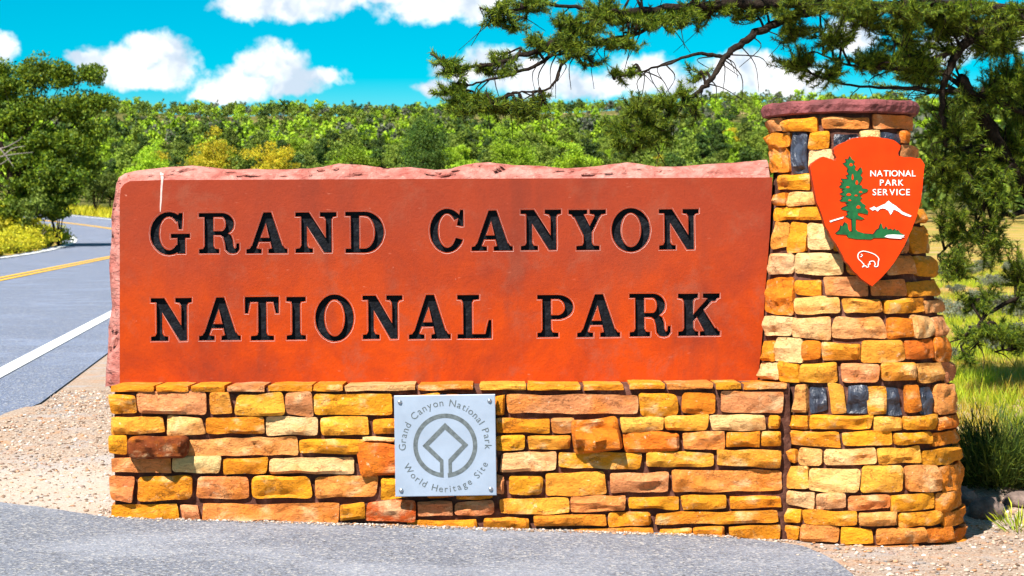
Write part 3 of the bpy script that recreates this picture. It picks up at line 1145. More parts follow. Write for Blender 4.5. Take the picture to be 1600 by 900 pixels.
# match outline points and face points one to one, then refine
NREF = 7
oo, ii = [], []
for a in range(len(out_px) - 1):
    for k in range(NREF):
        oo.append(Vector(out_px[a]).lerp(Vector(out_px[a + 1]), k / NREF))
        ii.append(Vector(in_px[a]).lerp(Vector(in_px[a + 1]), k / NREF))
oo.append(Vector(out_px[-1]))
ii.append(Vector(in_px[-1]))
SLAB_T = 0.30
sv, sf, smi = [], [], []
NR = 6
for k, (po, pi_) in enumerate(zip(oo, ii)):
    for rI in range(NR + 1):
        fr = rI / NR
        p = pi_.lerp(po, fr)
        dep = 0.105 * fr ** 1.3
        w = at(p.x, p.y, SLAB_Y) + Vector((0, dep, 0))
        # keep the picture outline while the surface steps back
        w = CAM + (at(p.x, p.y, SLAB_Y) - CAM) * ((SLAB_Y + dep) / SLAB_Y)
        if 0 < rI:
            amp = 0.030 if rI < NR else 0.010
            nn = noise.fractal(Vector((w.x * 7, w.z * 12, rI * 0.5)), 1.0, 2.0, 4)
            n2 = noise.cell(Vector((w.x * 16 + nn, w.z * 22, 3.0))) - 0.5
            w += Vector((0, amp * (nn * 1.3 + n2 * 0.8), amp * 0.45 * nn))
            w.y = max(w.y, SLAB_Y + 0.006 * rI)
        sv.append(w)
    # over the top and down the back
    w = sv[-1].copy()
    side = Vector((1, 0, 0)) if k < 60 else Vector((0, 0, 0))
    bump_ = 0.02 * noise.noise(Vector((w.x * 5, 1.3, w.z * 5)))
    sv.append(Vector((w.x, SLAB_Y + 0.20, w.z + bump_ * 0.5)))
    sv.append(Vector((w.x, SLAB_Y + SLAB_T, w.z - 0.03 + bump_)))
st = NR + 3
for k in range(len(oo) - 1):
    for rI in range(st - 1):
        a = k * st + rI
        sf.append((a, a + 1, a + st + 1, a + st))
        smi.append(1)
# right end, butting against the pillar
rb = len(sv)
rpts = [at(x, y, SLAB_Y) for x, y in RIGHTE]
for p in rpts:
    sv.append(p)
    sv.append(Vector((p.x, SLAB_Y + SLAB_T, p.z)))
for k in range(len(rpts) - 1):
    a = rb + 2 * k
    sf.append((a, a + 2, a + 3, a + 1))
    smi.append(0)
# back face
back = [k * st + st - 1 for k in range(len(oo))] + [rb + 2 * k + 1 for k in range(len(rpts))]
sf.append(tuple(back))
smi.append(1)


# letter shapes: each a list of simple polygons in a 100 x 100 box
def arc(cx, cy, rx, ry, a0, a1, n=18):
    return [(cx + rx * math.cos(math.radians(a0 + (a1 - a0) * k / n)), cy + ry * math.sin(math.radians(a0 + (a1 - a0) * k / n))) for k in range(n + 1)]


def ring_seg(cx, cy, ro, ri, a0, a1, n=18):
    return arc(cx, cy, ro[0], ro[1], a0, a1, n) + arc(cx, cy, ri[0], ri[1], a1, a0, n)


def rect(x0, y0, x1, y1):
    return [(x0, y0), (x1, y0), (x1, y1), (x0, y1)]


def serif(x0, x1, s0, s1, top):
    """bracketed slab serif from x0..x1 that flows into a stem s0..s1"""
    if top:
        return [(x0, 100), (x0, 90), (s0 - 4, 88.5), (s0, 82), (s1, 82), (s1 + 4, 88.5), (x1, 90), (x1, 100)][::-1] if False else [(x0, 90), (max(s0 - 4, x0 + .5), 88.5), (s0, 82), (s1, 82), (min(s1 + 4, x1 - .5), 88.5), (x1, 90), (x1, 100), (x0, 100)]
    return [(x0, 0), (x1, 0), (x1, 10), (min(s1 + 4, x1 - .5), 11.5), (s1, 18), (s0, 18), (max(s0 - 4, x0 + .5), 11.5), (x0, 10)]


GLYPH = {
    'N': [rect(14, 5, 28, 96), rect(74, 8, 88, 95), [(8, 100), (33, 100), (88, 14), (88, 0), (70, 0), (14, 88)], serif(0, 42, 14, 28, False), rect(0, 90, 26, 100), serif(60, 100, 74, 88, True)],
    'A': [[(9, 6), (22, 6), (53, 86), (49, 100), (42, 100)], [(64, 6), (92, 6), (61, 100), (42, 100)][::1], rect(24, 28, 76, 38), serif(0, 37, 12, 22, False), serif(54, 100, 66, 90, False)],
    'R': [rect(14, 5, 36, 96), serif(0, 50, 14, 36, False), rect(0, 90, 58, 100), rect(30, 45, 58, 55), ring_seg(56, 72.5, (31, 27.5), (11, 17.5), -90, 90),
          [(50, 50), (66, 53), (80, 44), (84, 32), (85, 17), (88, 11), (92, 13), (93, 24), (100, 24), (100, 9), (94, 1), (84, -1), (73, 1), (66, 9), (64, 27), (60, 40), (52, 46)][::-1]],
    'G': [ring_seg(47, 50, (47, 51), (25, 40), 42, 318), [(72, 60), (80, 60), (82, 98), (72, 98), (68, 86)][::1], rect(52, 39, 100, 49), rect(68, 2, 88, 45), [(58, 3), (70, 6), (70, 14), (62, 14)]],
    'D': [rect(14, 5, 36, 96), rect(0, 0, 52, 10), rect(0, 90, 52, 100), ring_seg(50, 50, (50, 50), (27, 40), -90, 90, 24)],
    'C': [ring_seg(50, 50, (50, 51), (27, 40), 38, 335, 26), [(78, 62), (92, 60), (97, 60), (97, 98), (88, 98), (84, 84)]],
    'O': [ring_seg(50, 50, (50, 51), (27, 40), 0, 180, 22), ring_seg(50, 50, (50, 51), (27, 40), 180, 360, 22)],
    'Y': [serif(0, 50, 12, 34, True), serif(57, 100, 72, 84, True), [(9, 95), (37, 95), (62, 50), (62, 36), (40, 36)][::-1], [(76, 95), (90, 95), (60, 40), (50, 48)][::-1], rect(40, 4, 62, 50), serif(20, 82, 40, 62, False)],
    'T': [rect(0, 88, 100, 100), rect(39, 4, 63, 96), serif(17, 85, 39, 63, False), [(0, 62), (9, 62), (16, 88), (16, 100), (0, 100)], [(91, 62), (100, 62), (100, 100), (84, 100), (84, 88)]],
    'I': [rect(29, 4, 71, 96), serif(0, 100, 29, 71, False), serif(0, 100, 29, 71, True)],
    'L': [rect(17, 4, 43, 96), serif(0, 64, 17, 43, True), rect(0, 0, 100, 10), [(0, 0), (30, 0), (30, 10), (0, 10)], [(80, 0), (100, 0), (100, 42), (92, 42), (84, 16)]],
    'P': [rect(14, 5, 38, 96), serif(0, 58, 14, 38, False), rect(0, 90, 58, 100), rect(32, 42, 58, 52), ring_seg(56, 71, (44, 29), (21, 19), -90, 90)],
    'K': [rect(14, 5, 36, 96), serif(0, 48, 14, 36, False), serif(0, 48, 14, 36, True), [(76, 94), (92, 94), (30, 28), (30, 44)][::-1], serif(60, 100, 76, 90, True), [(42, 50), (64, 8), (94, 8), (58, 66)], serif(52, 100, 66, 92, False)],
}
LETTERS = [('G', 235, 332, 297, 398), ('R', 311, 333, 374, 396), ('A', 385, 332, 449, 396), ('N', 462, 332, 526, 395), ('D', 540, 331, 600, 395),
           ('C', 672, 327, 726, 394), ('A', 737, 329, 801, 392), ('N', 814, 328, 877, 391), ('Y', 889, 328, 947, 391), ('O', 956, 326, 1016, 393), ('N', 1030, 327, 1092, 390),
           ('N', 236, 466, 300, 533), ('A', 311, 465, 376, 532), ('T', 383, 464, 436, 532), ('I', 448, 464, 478, 531), ('O', 493, 461, 553, 533), ('N', 567, 462, 629, 530),
           ('A', 639, 461, 704, 530), ('L', 715, 461, 768, 529), ('P', 840, 461, 896, 527), ('A', 902, 460, 969, 527), ('R', 984, 459, 1048, 526), ('K', 1060, 459, 1125, 525)]


def ccw(poly):
    s = sum(a[0] * b[1] - b[0] * a[1] for a, b in zip(poly, poly[1:] + poly[:1]))
    return list(poly) if s > 0 else list(poly)[::-1]


def glyph_polys(ch, x0, y0, x1, y1, Y):
    a, b, c = at(x0, y1, Y), at(x1, y1 - (x1 - x0) * 0.0087, Y), at(x0, y0, Y)
    W, Hh = b.x - a.x, c.z - a.z
    return [ccw([(a.x + W * px / 100.0, a.z + Hh * py / 100.0) for px, py in poly]) for poly in GLYPH[ch]]


def cdt_multi(groups, outline=None, extra=()):
    """groups: list of polygon lists. returns verts2d, tris with the group each belongs to (None = outline only)"""
    V2, faces, owner = [], [], []
    if outline is not None:
        faces.append(list(range(len(V2), len(V2) + len(outline))))
        V2 += [Vector(p) for p in outline]
        owner.append(-1)
    for g, polys in enumerate(groups):
        for poly in polys:
            faces.append(list(range(len(V2), len(V2) + len(poly))))
            V2 += [Vector(p) for p in poly]
            owner.append(g)
    V2 += [Vector(p) for p in extra]
    r = delaunay_2d_cdt(V2, [], faces, 1, 1e-6)
    tris = []
    for f, src in zip(r[2], r[5]):
        own = {owner[s] for s in src}
        gs = [o for o in own if o >= 0]
        tris.append((tuple(f), gs[0] if gs else (-1 if -1 in own else None)))
    return r[0], tris


slab_out = [(at(p[0], p[1], SLAB_Y).x, at(p[0], p[1], SLAB_Y).z) for p in ([tuple(q) for q in ii] + RIGHTE)]
groups = [glyph_polys(*L, SLAB_Y) for L in LETTERS]
V2, tris = cdt_multi(groups, ccw(slab_out))
fb = len(sv)
for p in V2:
    sv.append(Vector((p.x, SLAB_Y, p.y)))
for f, g in tris:
    if g == -1:
        sf.append(tuple(fb + i for i in f))
        smi.append(0)
slab = build('sign_slab', sv, sf, [MT['slab'], MT['split']], None, at(690, 440, SLAB_Y), False, smi)
tag(slab, 'long red sandstone slab carved GRAND CANYON NATIONAL PARK in black letters', 'sign', kind='thing')
# flat face, smooth split border
for p in slab.data.polygons:
    p.use_smooth = p.material_index == 1 and len(p.vertices) == 4

DEPTH = 0.026
for gi, L in enumerate(LETTERS):
    mine = [f for f, g in tris if g == gi]
    ids = sorted({i for f in mine for i in f})
    mp = {v: k for k, v in enumerate(ids)}
    n = len(ids)
    vs = [Vector((V2[i].x, SLAB_Y + DEPTH, V2[i].y)) for i in ids]
    fs = [tuple(mp[i] for i in f) for f in mine]
    mi = [0] * len(fs)
    cnt = {}
    for f in mine:
        for a, b in zip(f, f[1:] + f[:1]):
            cnt[(a, b)] = cnt.get((a, b), 0) + 1
    bd = [(a, b) for (a, b) in cnt if (b, a) not in cnt]
    nrm2 = {}
    for a, b in bd:
        e_ = V2[b] - V2[a]
        if e_.length < 1e-9:
            continue
        nn_ = Vector((e_.y, -e_.x)).normalized()
        for k_ in (a, b):
            nrm2[k_] = nrm2.get(k_, Vector((0, 0))) + nn_
    off = {}
    for k_, v_ in nrm2.items():
        v_ = v_.normalized() if v_.length > 1e-6 else v_
        off[k_] = V2[k_] + v_ * (0.0074 + 0.0026 * noise.noise(Vector((V2[k_].x * 40, V2[k_].y * 40, 0))))
    for (a, b) in bd:
        if a not in off or b not in off:
            continue
        q = len(vs)
        for p0_, p1_, d in ((off[a], off[b], -0.0012), (V2[a], V2[b], 0.006), (V2[a], V2[b], DEPTH)):
            vs.append(Vector((p0_.x, SLAB_Y + d, p0_.y)))
            vs.append(Vector((p1_.x, SLAB_Y + d, p1_.y)))
        fs.append((q, q + 1, q + 3, q + 2))
        mi.append(1)
        fs.append((q + 2, q + 3, q + 5, q + 4))
        mi.append(0)
    build('letter', vs, fs, [MT['black'], MT['rim']], slab, at((L[1] + L[3]) / 2, (L[2] + L[4]) / 2, SLAB_Y), False, mi)
# the pale mineral streak from the top edge down to the first letter
pts = [(253, 267, 0.080), (253, 273, 0.035), (253.5, 280, 0.0), (252.5, 290, 0.0), (252, 300, 0), (251.5, 312, 0), (250.8, 322, 0), (250.5, 331, 0)]
vs, fs = [], []
for (x, y, d), w in zip(pts, (2.6, 2.4, 1.7, 1.5, 1.3, 1.4, 1.0, 0.6)):
    ofs = -0.016 if d > 0.001 else -0.002
    for s in (-1, 1):
        p = CAM + (at(x + s * w, y, SLAB_Y) - CAM) * ((SLAB_Y + d + ofs) / SLAB_Y)
        vs.append(p)
for k in range(len(pts) - 1):
    fs.append((2 * k, 2 * k + 1, 2 * k + 3, 2 * k + 2))
build('mineral_streak', vs, fs, MT['rim'], slab)

# ---- round pillar
PIL = [(150, 1312, 112), (200, 1313.5, 115), (270, 1316, 118), (330, 1318, 125), (400, 1321, 135), (460, 1324, 144), (530, 1328, 152), (590, 1331, 159), (650, 1332, 163), (700, 1332, 165), (760, 1333, 171), (820, 1334, 174), (870, 1334, 174), (930, 1334, 176)]
pz = []
for (y, cx, rr_) in PIL:
    p = at(cx, y, AXIS_Y)
    pz.append((p.z, p.x, rr_ * AXIS_Y / F))
pz.sort()


def pil(z):
    if z <= pz[0][0]:
        return pz[0][1], pz[0][2]
    for a, b in zip(pz[:-1], pz[1:]):
        if z <= b[0]:
            t = (z - a[0]) / (b[0] - a[0])
            return a[1] + (b[1] - a[1]) * t, a[2] + (b[2] - a[2]) * t
    return pz[-1][1], pz[-1][2]


pillar = empty('stone_pillar', (at(1333, 860, AXIS_Y).x, AXIS_Y, -0.12), 'round tapering pillar of yellow sandstone blocks with dark slate inserts', 'pillar')
# mortar drum
vs, fs = [], []
NS, NZ = 72, 60
z0, z1 = -0.35, at(1313, 181, AXIS_Y).z
for j in range(NZ + 1):
    z = z0 + (z1 - z0) * j / NZ
    cx, R = pil(z)
    for i in range(NS):
        th = 2 * math.pi * i / NS
        rr_ = R - 0.040 + 0.006 * noise.noise(Vector((math.cos(th) * 5, math.sin(th) * 5, z * 9)))
        vs.append((cx + rr_ * math.sin(th), AXIS_Y - rr_ * math.cos(th), z))
for j in range(NZ):
    for i in range(NS):
        a, b = j * NS + i, j * NS + (i + 1) % NS
        fs.append((a, b, b + NS, a + NS))
fs.append(tuple(NZ * NS + i for i in range(NS)))
build('mortar_drum', vs, fs, MT['mortar'], pillar, (cx, AXIS_Y, 1.2), True)


def drum_block(th0, th1, za, zb, code, seed, name='stone', mat='stone', out=0.0, **kw):
    zc = (za + zb) / 2
    cx, R = pil(zc)
    w, h = R * (th1 - th0), zb - za
    thc = (th0 + th1) / 2
    V, Fc = stone_grid(w, h, seed, **kw)
    c = Vector((cx + R * math.sin(thc), AXIS_Y - R * math.cos(thc), zc))
    vv = []
    for a, b, cc in V:
        cxx, Rz = pil(zc + b)
        th = thc + a / R
        rad = Rz - 0.008 + cc + out
        vv.append(Vector((cxx + rad * math.sin(th), AXIS_Y - rad * math.cos(th), zc + b)) - c)
    me = mesh_from(vv, Fc, True)
    me.set_sharp_from_angle(angle=math.radians(33))
    o = place(name, me, MT[mat], pillar, c)
    o.color = tone(code) if mat == 'stone' else (1, 1, 1, 1)
    return o


def drum_px(box, code, seed, **kw):
    x0, y0, x1, y1 = box
    yc = (y0 + y1) / 2
    zc = at((x0 + x1) / 2, yc, AXIS_Y - 0.3).z
    for _ in range(3):
        cx, R = pil(zc)
        s = []
        for x in (x0, x1):
            Yg = AXIS_Y - R * 0.8
            for _ in range(3):
                q = max(-0.985, min(0.985, (at(x, yc, Yg).x - cx) / (R + 0.012)))
                Yg = AXIS_Y - (R + 0.012) * math.sqrt(1 - q * q)
            s.append(math.asin(q))
        if s[1] > 1.05:
            s[1] = 1.72
        if s[0] < -1.12 and y0 < 270:
            s[0] = -1.72
        thc = max(-1.3, min(1.3, (s[0] + s[1]) / 2))
        Yg = AXIS_Y - (R + 0.012) * math.cos(thc)
        zc = at((x0 + x1) / 2, yc, Yg).z
    za, zb = at((x0 + x1) / 2, y1, Yg).z, at((x0 + x1) / 2, y0, Yg).z
    # stay inside one course: do not let rows fan apart at the flank
    return drum_block(s[0], s[1], za, zb, code, seed, **kw), s


PROWS = [
    [(1199, 184, 1215, 206, 'p'), (1217, 184, 1277, 205, 'y'), (1283, 181, 1360, 202, 'py'), (1366, 182, 1428, 203, 'pa')],
    [(1197, 207, 1228, 230, 'y'), (1196, 232, 1225, 270, 'oa'), (1229, 210, 1257, 269, 'k'), (1260, 206, 1298, 232, 'y'), (1260, 234, 1299, 266, 'c'), (1305, 206, 1343, 236, 'k'), (1346, 205, 1379, 222, 'c'),
     (1381, 207, 1413, 247, 'k'), (1415, 205, 1428, 226, 'o'), (1416, 228, 1431, 250, 'p'), (1345, 225, 1379, 262, 'y')],
    [(1209, 271, 1262, 297, 'y'), (1265, 270, 1300, 296, 'c'), (1303, 268, 1370, 296, 'p'), (1373, 268, 1415, 296, 'y'), (1417, 254, 1434, 292, 'o')],
    [(1204, 302, 1223, 321, 'o'), (1225, 301, 1272, 321, 'mc'), (1275, 300, 1340, 321, 'y'), (1343, 300, 1410, 321, 'p'), (1412, 297, 1440, 324, 'y')],
    [(1201, 323, 1244, 345, 'y'), (1246, 323, 1290, 345, 'y'), (1293, 323, 1350, 345, 'p'), (1353, 323, 1425, 346, 'y'), (1428, 328, 1445, 350, 'y')],
    [(1200, 348, 1227, 387, 'yp'), (1228, 348, 1256, 391, 'y'), (1257, 347, 1300, 392, 'c'), (1303, 348, 1350, 392, 'y'), (1353, 348, 1403, 394, 'a'), (1406, 352, 1424, 397, 'p'), (1426, 354, 1452, 396, 'y')],
    [(1195, 394, 1236, 430, 'c'), (1238, 396, 1319, 430, 'c'), (1322, 398, 1383, 432, 'y'), (1386, 400, 1435, 431, 'pa'), (1437, 401, 1462, 433, 'y')],
    [(1191, 433, 1235, 491, 'o'), (1238, 436, 1282, 461, 'y'), (1285, 434, 1357, 463, 'p'), (1362, 437, 1420, 463, 'pa'), (1424, 438, 1467, 461, 'ya')],
    [(1238, 466, 1313, 491, 'mc'), (1315, 466, 1380, 490, 'my'), (1383, 467, 1450, 489, 'ya'), (1452, 467, 1472, 488, 'p')],
    [(1189, 494, 1233, 524, 'c'), (1235, 494, 1294, 529, 'cp'), (1297, 495, 1385, 530, 'cy'), (1389, 495, 1431, 527, 'o'), (1433, 494, 1463, 526, 'pc'), (1465, 493, 1480, 524, 'p')],
    [(1185, 531, 1203, 563, 'y'), (1205, 530, 1247, 564, 'c'), (1249, 532, 1279, 563, 'o'), (1281, 535, 1345, 562, 'ya'), (1347, 532, 1416, 565, 'ym'), (1418, 530, 1466, 559, 'ro'), (1468, 527, 1487, 562, 'oa')],
    [(1182, 567, 1210, 593, 'c'), (1212, 567, 1245, 597, 'y'), (1247, 567, 1309, 598, 'ym'), (1311, 568, 1374, 598, 'p'), (1376, 568, 1436, 598, 'ym'), (1438, 566, 1480, 597, 'mp'), (1482, 565, 1491, 595, 'p')],
    [(1236, 600, 1257, 646, 'yc'), (1262, 602, 1290, 645, 'k'), (1294, 600, 1319, 645, 'my'), (1323, 602, 1355, 646, 'k'), (1358, 604, 1385, 647, 'y'), (1390, 605, 1414, 648, 'k'), (1419, 604, 1444, 645, 'oa'),
     (1446, 604, 1463, 646, 'k'), (1466, 600, 1495, 644, 'pa')],
    [(1223, 649, 1259, 671, 'y'), (1261, 650, 1364, 673, 'y'), (1368, 651, 1414, 674, 'm'), (1416, 650, 1468, 672, 'y'), (1470, 648, 1495, 667, 'oa')],
    [(1224, 675, 1312, 698, 'y'), (1315, 676, 1397, 698, 'y'), (1399, 675, 1462, 695, 'y'), (1464, 671, 1496, 692, 'oa')],
    [(1225, 700, 1241, 722, 'y'), (1243, 700, 1281, 726, 'mc'), (1285, 702, 1371, 725, 'cm'), (1374, 700, 1445, 724, 'my'), (1447, 697, 1499, 722, 'y')],
    [(1226, 730, 1260, 763, 'm'), (1262, 730, 1343, 769, 'cm'), (1346, 729, 1417, 768, 'my'), (1419, 728, 1473, 769, 'pm'), (1475, 723, 1505, 763, 'oa')],
    [(1225, 770, 1271, 793, 'c'), (1275, 773, 1320, 796, 'cp'), (1323, 774, 1393, 798, 'pa'), (1396, 773, 1466, 798, 'y'), (1468, 765, 1505, 793, 'oa')],
    [(1222, 798, 1249, 817, 'y'), (1253, 800, 1340, 822, 'ya'), (1344, 802, 1403, 822, 'pm'), (1406, 800, 1478, 823, 'ya'), (1480, 793, 1509, 818, 'oa')],
    [(1222, 821, 1246, 843, 'y'), (1248, 824, 1308, 848, 'py'), (1311, 826, 1365, 850, 'y'), (1370, 827, 1452, 850, 'ap'), (1454, 824, 1497, 848, 'oa'), (1499, 820, 1509, 843, 'o')],
    [(1270, 854, 1338, 872, 'y'), (1342, 855, 1440, 873, 'pa'), (1444, 853, 1500, 871, 'a')],
]
seed = 2000
for row in PROWS:
    lo, hi = 9, -9
    zs = []
    for (x0, y0, x1, y1, c) in row:
        seed += 1
        dark = c == 'k'
        o, s = drum_px((x0, y0, x1, y1), 'y' if dark else c, seed, name='dark_stone' if dark else 'stone', mat='obsidian' if dark else 'stone',
                       out=-0.004 if dark else random.uniform(-0.004, 0.006), bulge=0.012 if dark else random.uniform(0.017, 0.026),
                       rr=0.3 if dark else random.choice((0.4, 0.55, 0.65)), back=0.06, rough=1.6 if dark else 1.0)
        hi = max(hi, s[1])
        lo = min(lo, s[0])
        zs.append(WPOS[o].z)
    # round the flanks, out of the photograph's sight
    zc = zs[-1]
    hh = (row[-1][3] - row[-1][1]) * 12.3 / F
    th = hi + 0.03
    while th < math.pi * 1.02:
        dth = random.uniform(0.45, 0.75)
        seed += 1
        drum_block(th, th + dth - 0.05, zc - hh / 2, zc + hh / 2, random.choice(('y', 'p', 'm', 'a', 'o')), seed, bulge=0.03, rr=0.5, back=0.06, res=0.035)
        th += dth
    zc = zs[0]
    hh = (row[0][3] - row[0][1]) * 12.3 / F
    if row[0][1] < 270:
        th = lo - 0.03
        while th > -math.pi * 0.95:
            dth = random.uniform(0.45, 0.75)
            seed += 1
            drum_block(th - dth + 0.05, th, zc - hh / 2, zc + hh / 2, random.choice(('y', 'p', 'm', 'a')), seed, bulge=0.03, rr=0.5, back=0.06, res=0.035)
            th -= dth
# flagstone cap
vs, fs = [], []
cxc, _ = pil(at(1314, 172, AXIS_Y).z)
zc0, zc1 = at(1314, 183.5, AXIS_Y).z, at(1314, 163, AXIS_Y).z
NS = 110
prof = [(0.0, 0.0), (0.93, 0.0), (0.985, 0.10), (0.99, 0.35), (1.0, 0.6), (0.985, 0.85), (0.955, 1.0), (0.0, 1.0)]
RC = 121.5 * AXIS_Y / F
for j, (rr_, hh) in enumerate(prof):
    for i in range(NS):
        th = 2 * math.pi * i / NS
        q = Vector((math.cos(th), math.sin(th), 0))
        wob = 1 + 0.022 * noise.noise(q * 2.3) + 0.020 * noise.noise(q * 8 + Vector((0, 0, hh))) + (0.020 * noise.noise(q * 19 + Vector((0, 0, hh * 3))) if j not in (0, len(prof) - 1) else 0)
        zz = zc0 + (zc1 - zc0) * hh + (0.010 * noise.noise(q * 4 + Vector((5, 0, 0))) + 0.006 * noise.noise(q * 17)) * (1 if hh > 0.5 else 0.4)
        vs.append((cxc + RC * rr_ * wob * math.sin(th), AXIS_Y - RC * rr_ * wob * math.cos(th), zz))
for j in range(len(prof) - 1):
    for i in range(NS):
        a, b = j * NS + i, j * NS + (i + 1) % NS
        fs.append((a, b, b + NS, a + NS))
build('capstone', vs, fs, MT['cap'], pillar, (cxc, AXIS_Y, zc0))

# ---- arrowhead emblem on the pillar
_, Rb = pil(at(1340, 430, 12.1).z)
yaw = math.radians(7)
AP = at(1353, 330, AXIS_Y - Rb - 0.075)
AN = Vector((math.sin(yaw), -math.cos(yaw), 0))
Z7 = lambda x, y: (1240 + x / 3.332, 190 + y / 3.332)


def emb(px, py, d=0.0):
    return on_plane(px, py, AP, AN) + AN * d


def z7(x, y):
    return Z7(x, y)


OUTL = [(345, 82), (400, 78), (430, 80), (455, 86), (485, 90), (510, 96), (533, 110), (552, 127), (546, 150), (538, 163), (541, 180), (570, 186), (605, 186), (632, 192), (652, 190), (664, 205), (676, 226), (671, 262), (668, 300),
        (665, 342), (659, 380), (654, 418), (645, 452), (637, 488), (624, 521), (609, 562), (590, 600), (570, 646), (545, 690), (514, 738), (480, 780), (443, 820), (403, 856), (376, 838), (350, 820), (327, 795), (300, 770), (283, 745), (262, 725), (247, 690), (230, 660), (211, 628), (190, 600),
        (177, 570), (160, 545), (151, 512), (140, 480), (128, 448), (115, 420), (108, 380), (100, 340), (92, 300), (85, 260), (81, 236), (92, 218), (112, 205), (130, 192), (150, 183), (172, 190), (190, 196), (212, 206), (219, 187), (206, 167), (204, 146), (216, 131), (231, 122), (250, 112), (270, 105), (288, 93), (305, 87)]
rs = random.Random(5)
OUT2 = []
for a, b in zip(OUTL, OUTL[1:] + OUTL[:1]):
    OUT2.append(a)
    OUT2.append(((a[0] + b[0]) / 2 + rs.uniform(-1, 1), (a[1] + b[1]) / 2 + rs.uniform(-1, 1)))


def plate(name, pts, d0, d1, mats, parent, bevel=None):
    """prism on the emblem plane from d0 (back) to d1 (front); pts in picture pixels"""
    P = ccw([(x, -y) for x, y in pts])
    P = [(x, -y) for x, y in P]
    n = len(P)
    V2_, T_ = cdt_multi([[[(x, -y) for x, y in P]]])
    vs, fs, mi = [], [], []
    for p in V2_:
        vs.append(emb(p.x, -p.y, d1))
    for f_, g_ in T_:
        if g_ is None:
            continue
        fs.append(tuple(f_))
        mi.append(0)
    b = len(vs)
    for (x, y) in P:
        vs.append(emb(x, y, d1))
    for (x, y) in P:
        vs.append(emb(x, y, d0))
    for i in range(n):
        j = (i + 1) % n
        fs.append((b + i, b + n + i, b + n + j, b + j))
        mi.append(1 if len(mats) > 1 else 0)
    fs.append(tuple(b + n + i for i in reversed(range(n))))
    mi.append(1 if len(mats) > 1 else 0)
    return build(name, vs, fs, mats, parent, None, False, mi)


arrow = plate('arrowhead_emblem', [z7(*p) for p in OUT2], -0.022, 0.022, [MT['orange_paint'], MT['edge_paint']], None)
tag(arrow, 'orange arrowhead shaped emblem reading NATIONAL PARK SERVICE on the pillar', 'emblem')
FR = 0.022
TREE = [(300, 572), (298, 510), (284, 505), (266, 496), (280, 488), (272, 478), (284, 470), (262, 462), (243, 458), (255, 448), (278, 440), (266, 430), (284, 425), (262, 418), (236, 416), (250, 404), (242, 396), (262, 392), (236, 380),
        (256, 370), (246, 360), (262, 352), (234, 345), (248, 330), (240, 318), (255, 320), (243, 300), (262, 302), (280, 300), (268, 285), (284, 278), (274, 262), (280, 248), (266, 235), (252, 222), (270, 215), (266, 198), (282, 200), (289, 182), (296, 196),
        (312, 208), (303, 222), (316, 232), (310, 250), (330, 262), (346, 240), (352, 262), (340, 280), (352, 292), (344, 312), (330, 330), (350, 335), (348, 350), (382, 354), (374, 368), (350, 376), (336, 390), (350, 396), (338, 410), (352, 426), (368, 436), (362, 448),
        (382, 466), (378, 484), (352, 478), (330, 474), (326, 488), (345, 496), (362, 505), (345, 512), (318, 508), (316, 560), (330, 574), (365, 585), (412, 588), (428, 566), (440, 560), (450, 530), (458, 556), (470, 562), (478, 548), (486, 566), (505, 560), (512, 572),
        (524, 560), (530, 574), (540, 566), (548, 580), (570, 590), (520, 600), (470, 606), (410, 606), (395, 614), (320, 612), (276, 604), (274, 590), (214, 586), (236, 566), (242, 542), (252, 548), (262, 526), (274, 532), (278, 560), (290, 576)]
shadow_pts = [(x - 5, y - 3.5) for x, y in TREE]  # dark copy shifted up left: outline with the tree's edge shadow painted in
plate('tree_outline_shadow', [z7(*p) for p in shadow_pts], FR - 0.004, FR + 0.0015, [MT['dark_paint']], arrow)
plate('tree_picture', [z7(*p) for p in TREE], FR - 0.004, FR + 0.004, [MT['green_paint']], arrow)
for (x, y, w, h) in ((292, 225, 9, 8), (322, 318, 7, 12), (275, 342, 9, 5), (280, 380, 12, 7), (318, 385, 8, 4), (342, 367, 9, 5), (330, 445, 10, 9), (300, 290, 5, 16), (285, 410, 8, 4)):
    ps = [(x + w * math.cos(a) * (1 + 0.2 * math.sin(3 * a)), y + h * math.sin(a)) for a in [k * math.pi / 5 for k in range(10)]]
    plate('foliage_gap', [z7(*p) for p in ps], FR - 0.002, FR + 0.0055, [MT['orange_paint']], arrow)
MOUNT = [(388, 452), (402, 448), (412, 442), (424, 450), (436, 444), (452, 436), (472, 428), (487, 412), (502, 426), (520, 436), (540, 452), (560, 470), (582, 480), (606, 490), (602, 497), (578, 491), (556, 482), (538, 468), (524, 462), (514, 456), (508, 470), (498, 486), (486, 464), (470, 455), (456, 452), (442, 456), (430, 468), (418, 458), (405, 464)]
plate('mountain_picture', [z7(*p) for p in MOUNT], FR - 0.003, FR + 0.004, [MT['white_paint']], arrow)
plate('slope_picture', [z7(*p) for p in [(180, 518), (205, 510), (232, 502), (255, 495), (250, 504), (222, 512), (200, 518), (186, 525)]], FR - 0.003, FR + 0.004, [MT['white_paint']], arrow)
plate('lake_picture', [z7(*p) for p in [(465, 600), (480, 590), (510, 588), (545, 590), (572, 592), (560, 597), (570, 602), (548, 604), (556, 610), (520, 608), (490, 606)]], FR - 0.003, FR + 0.0065, [MT['white_paint']], arrow)


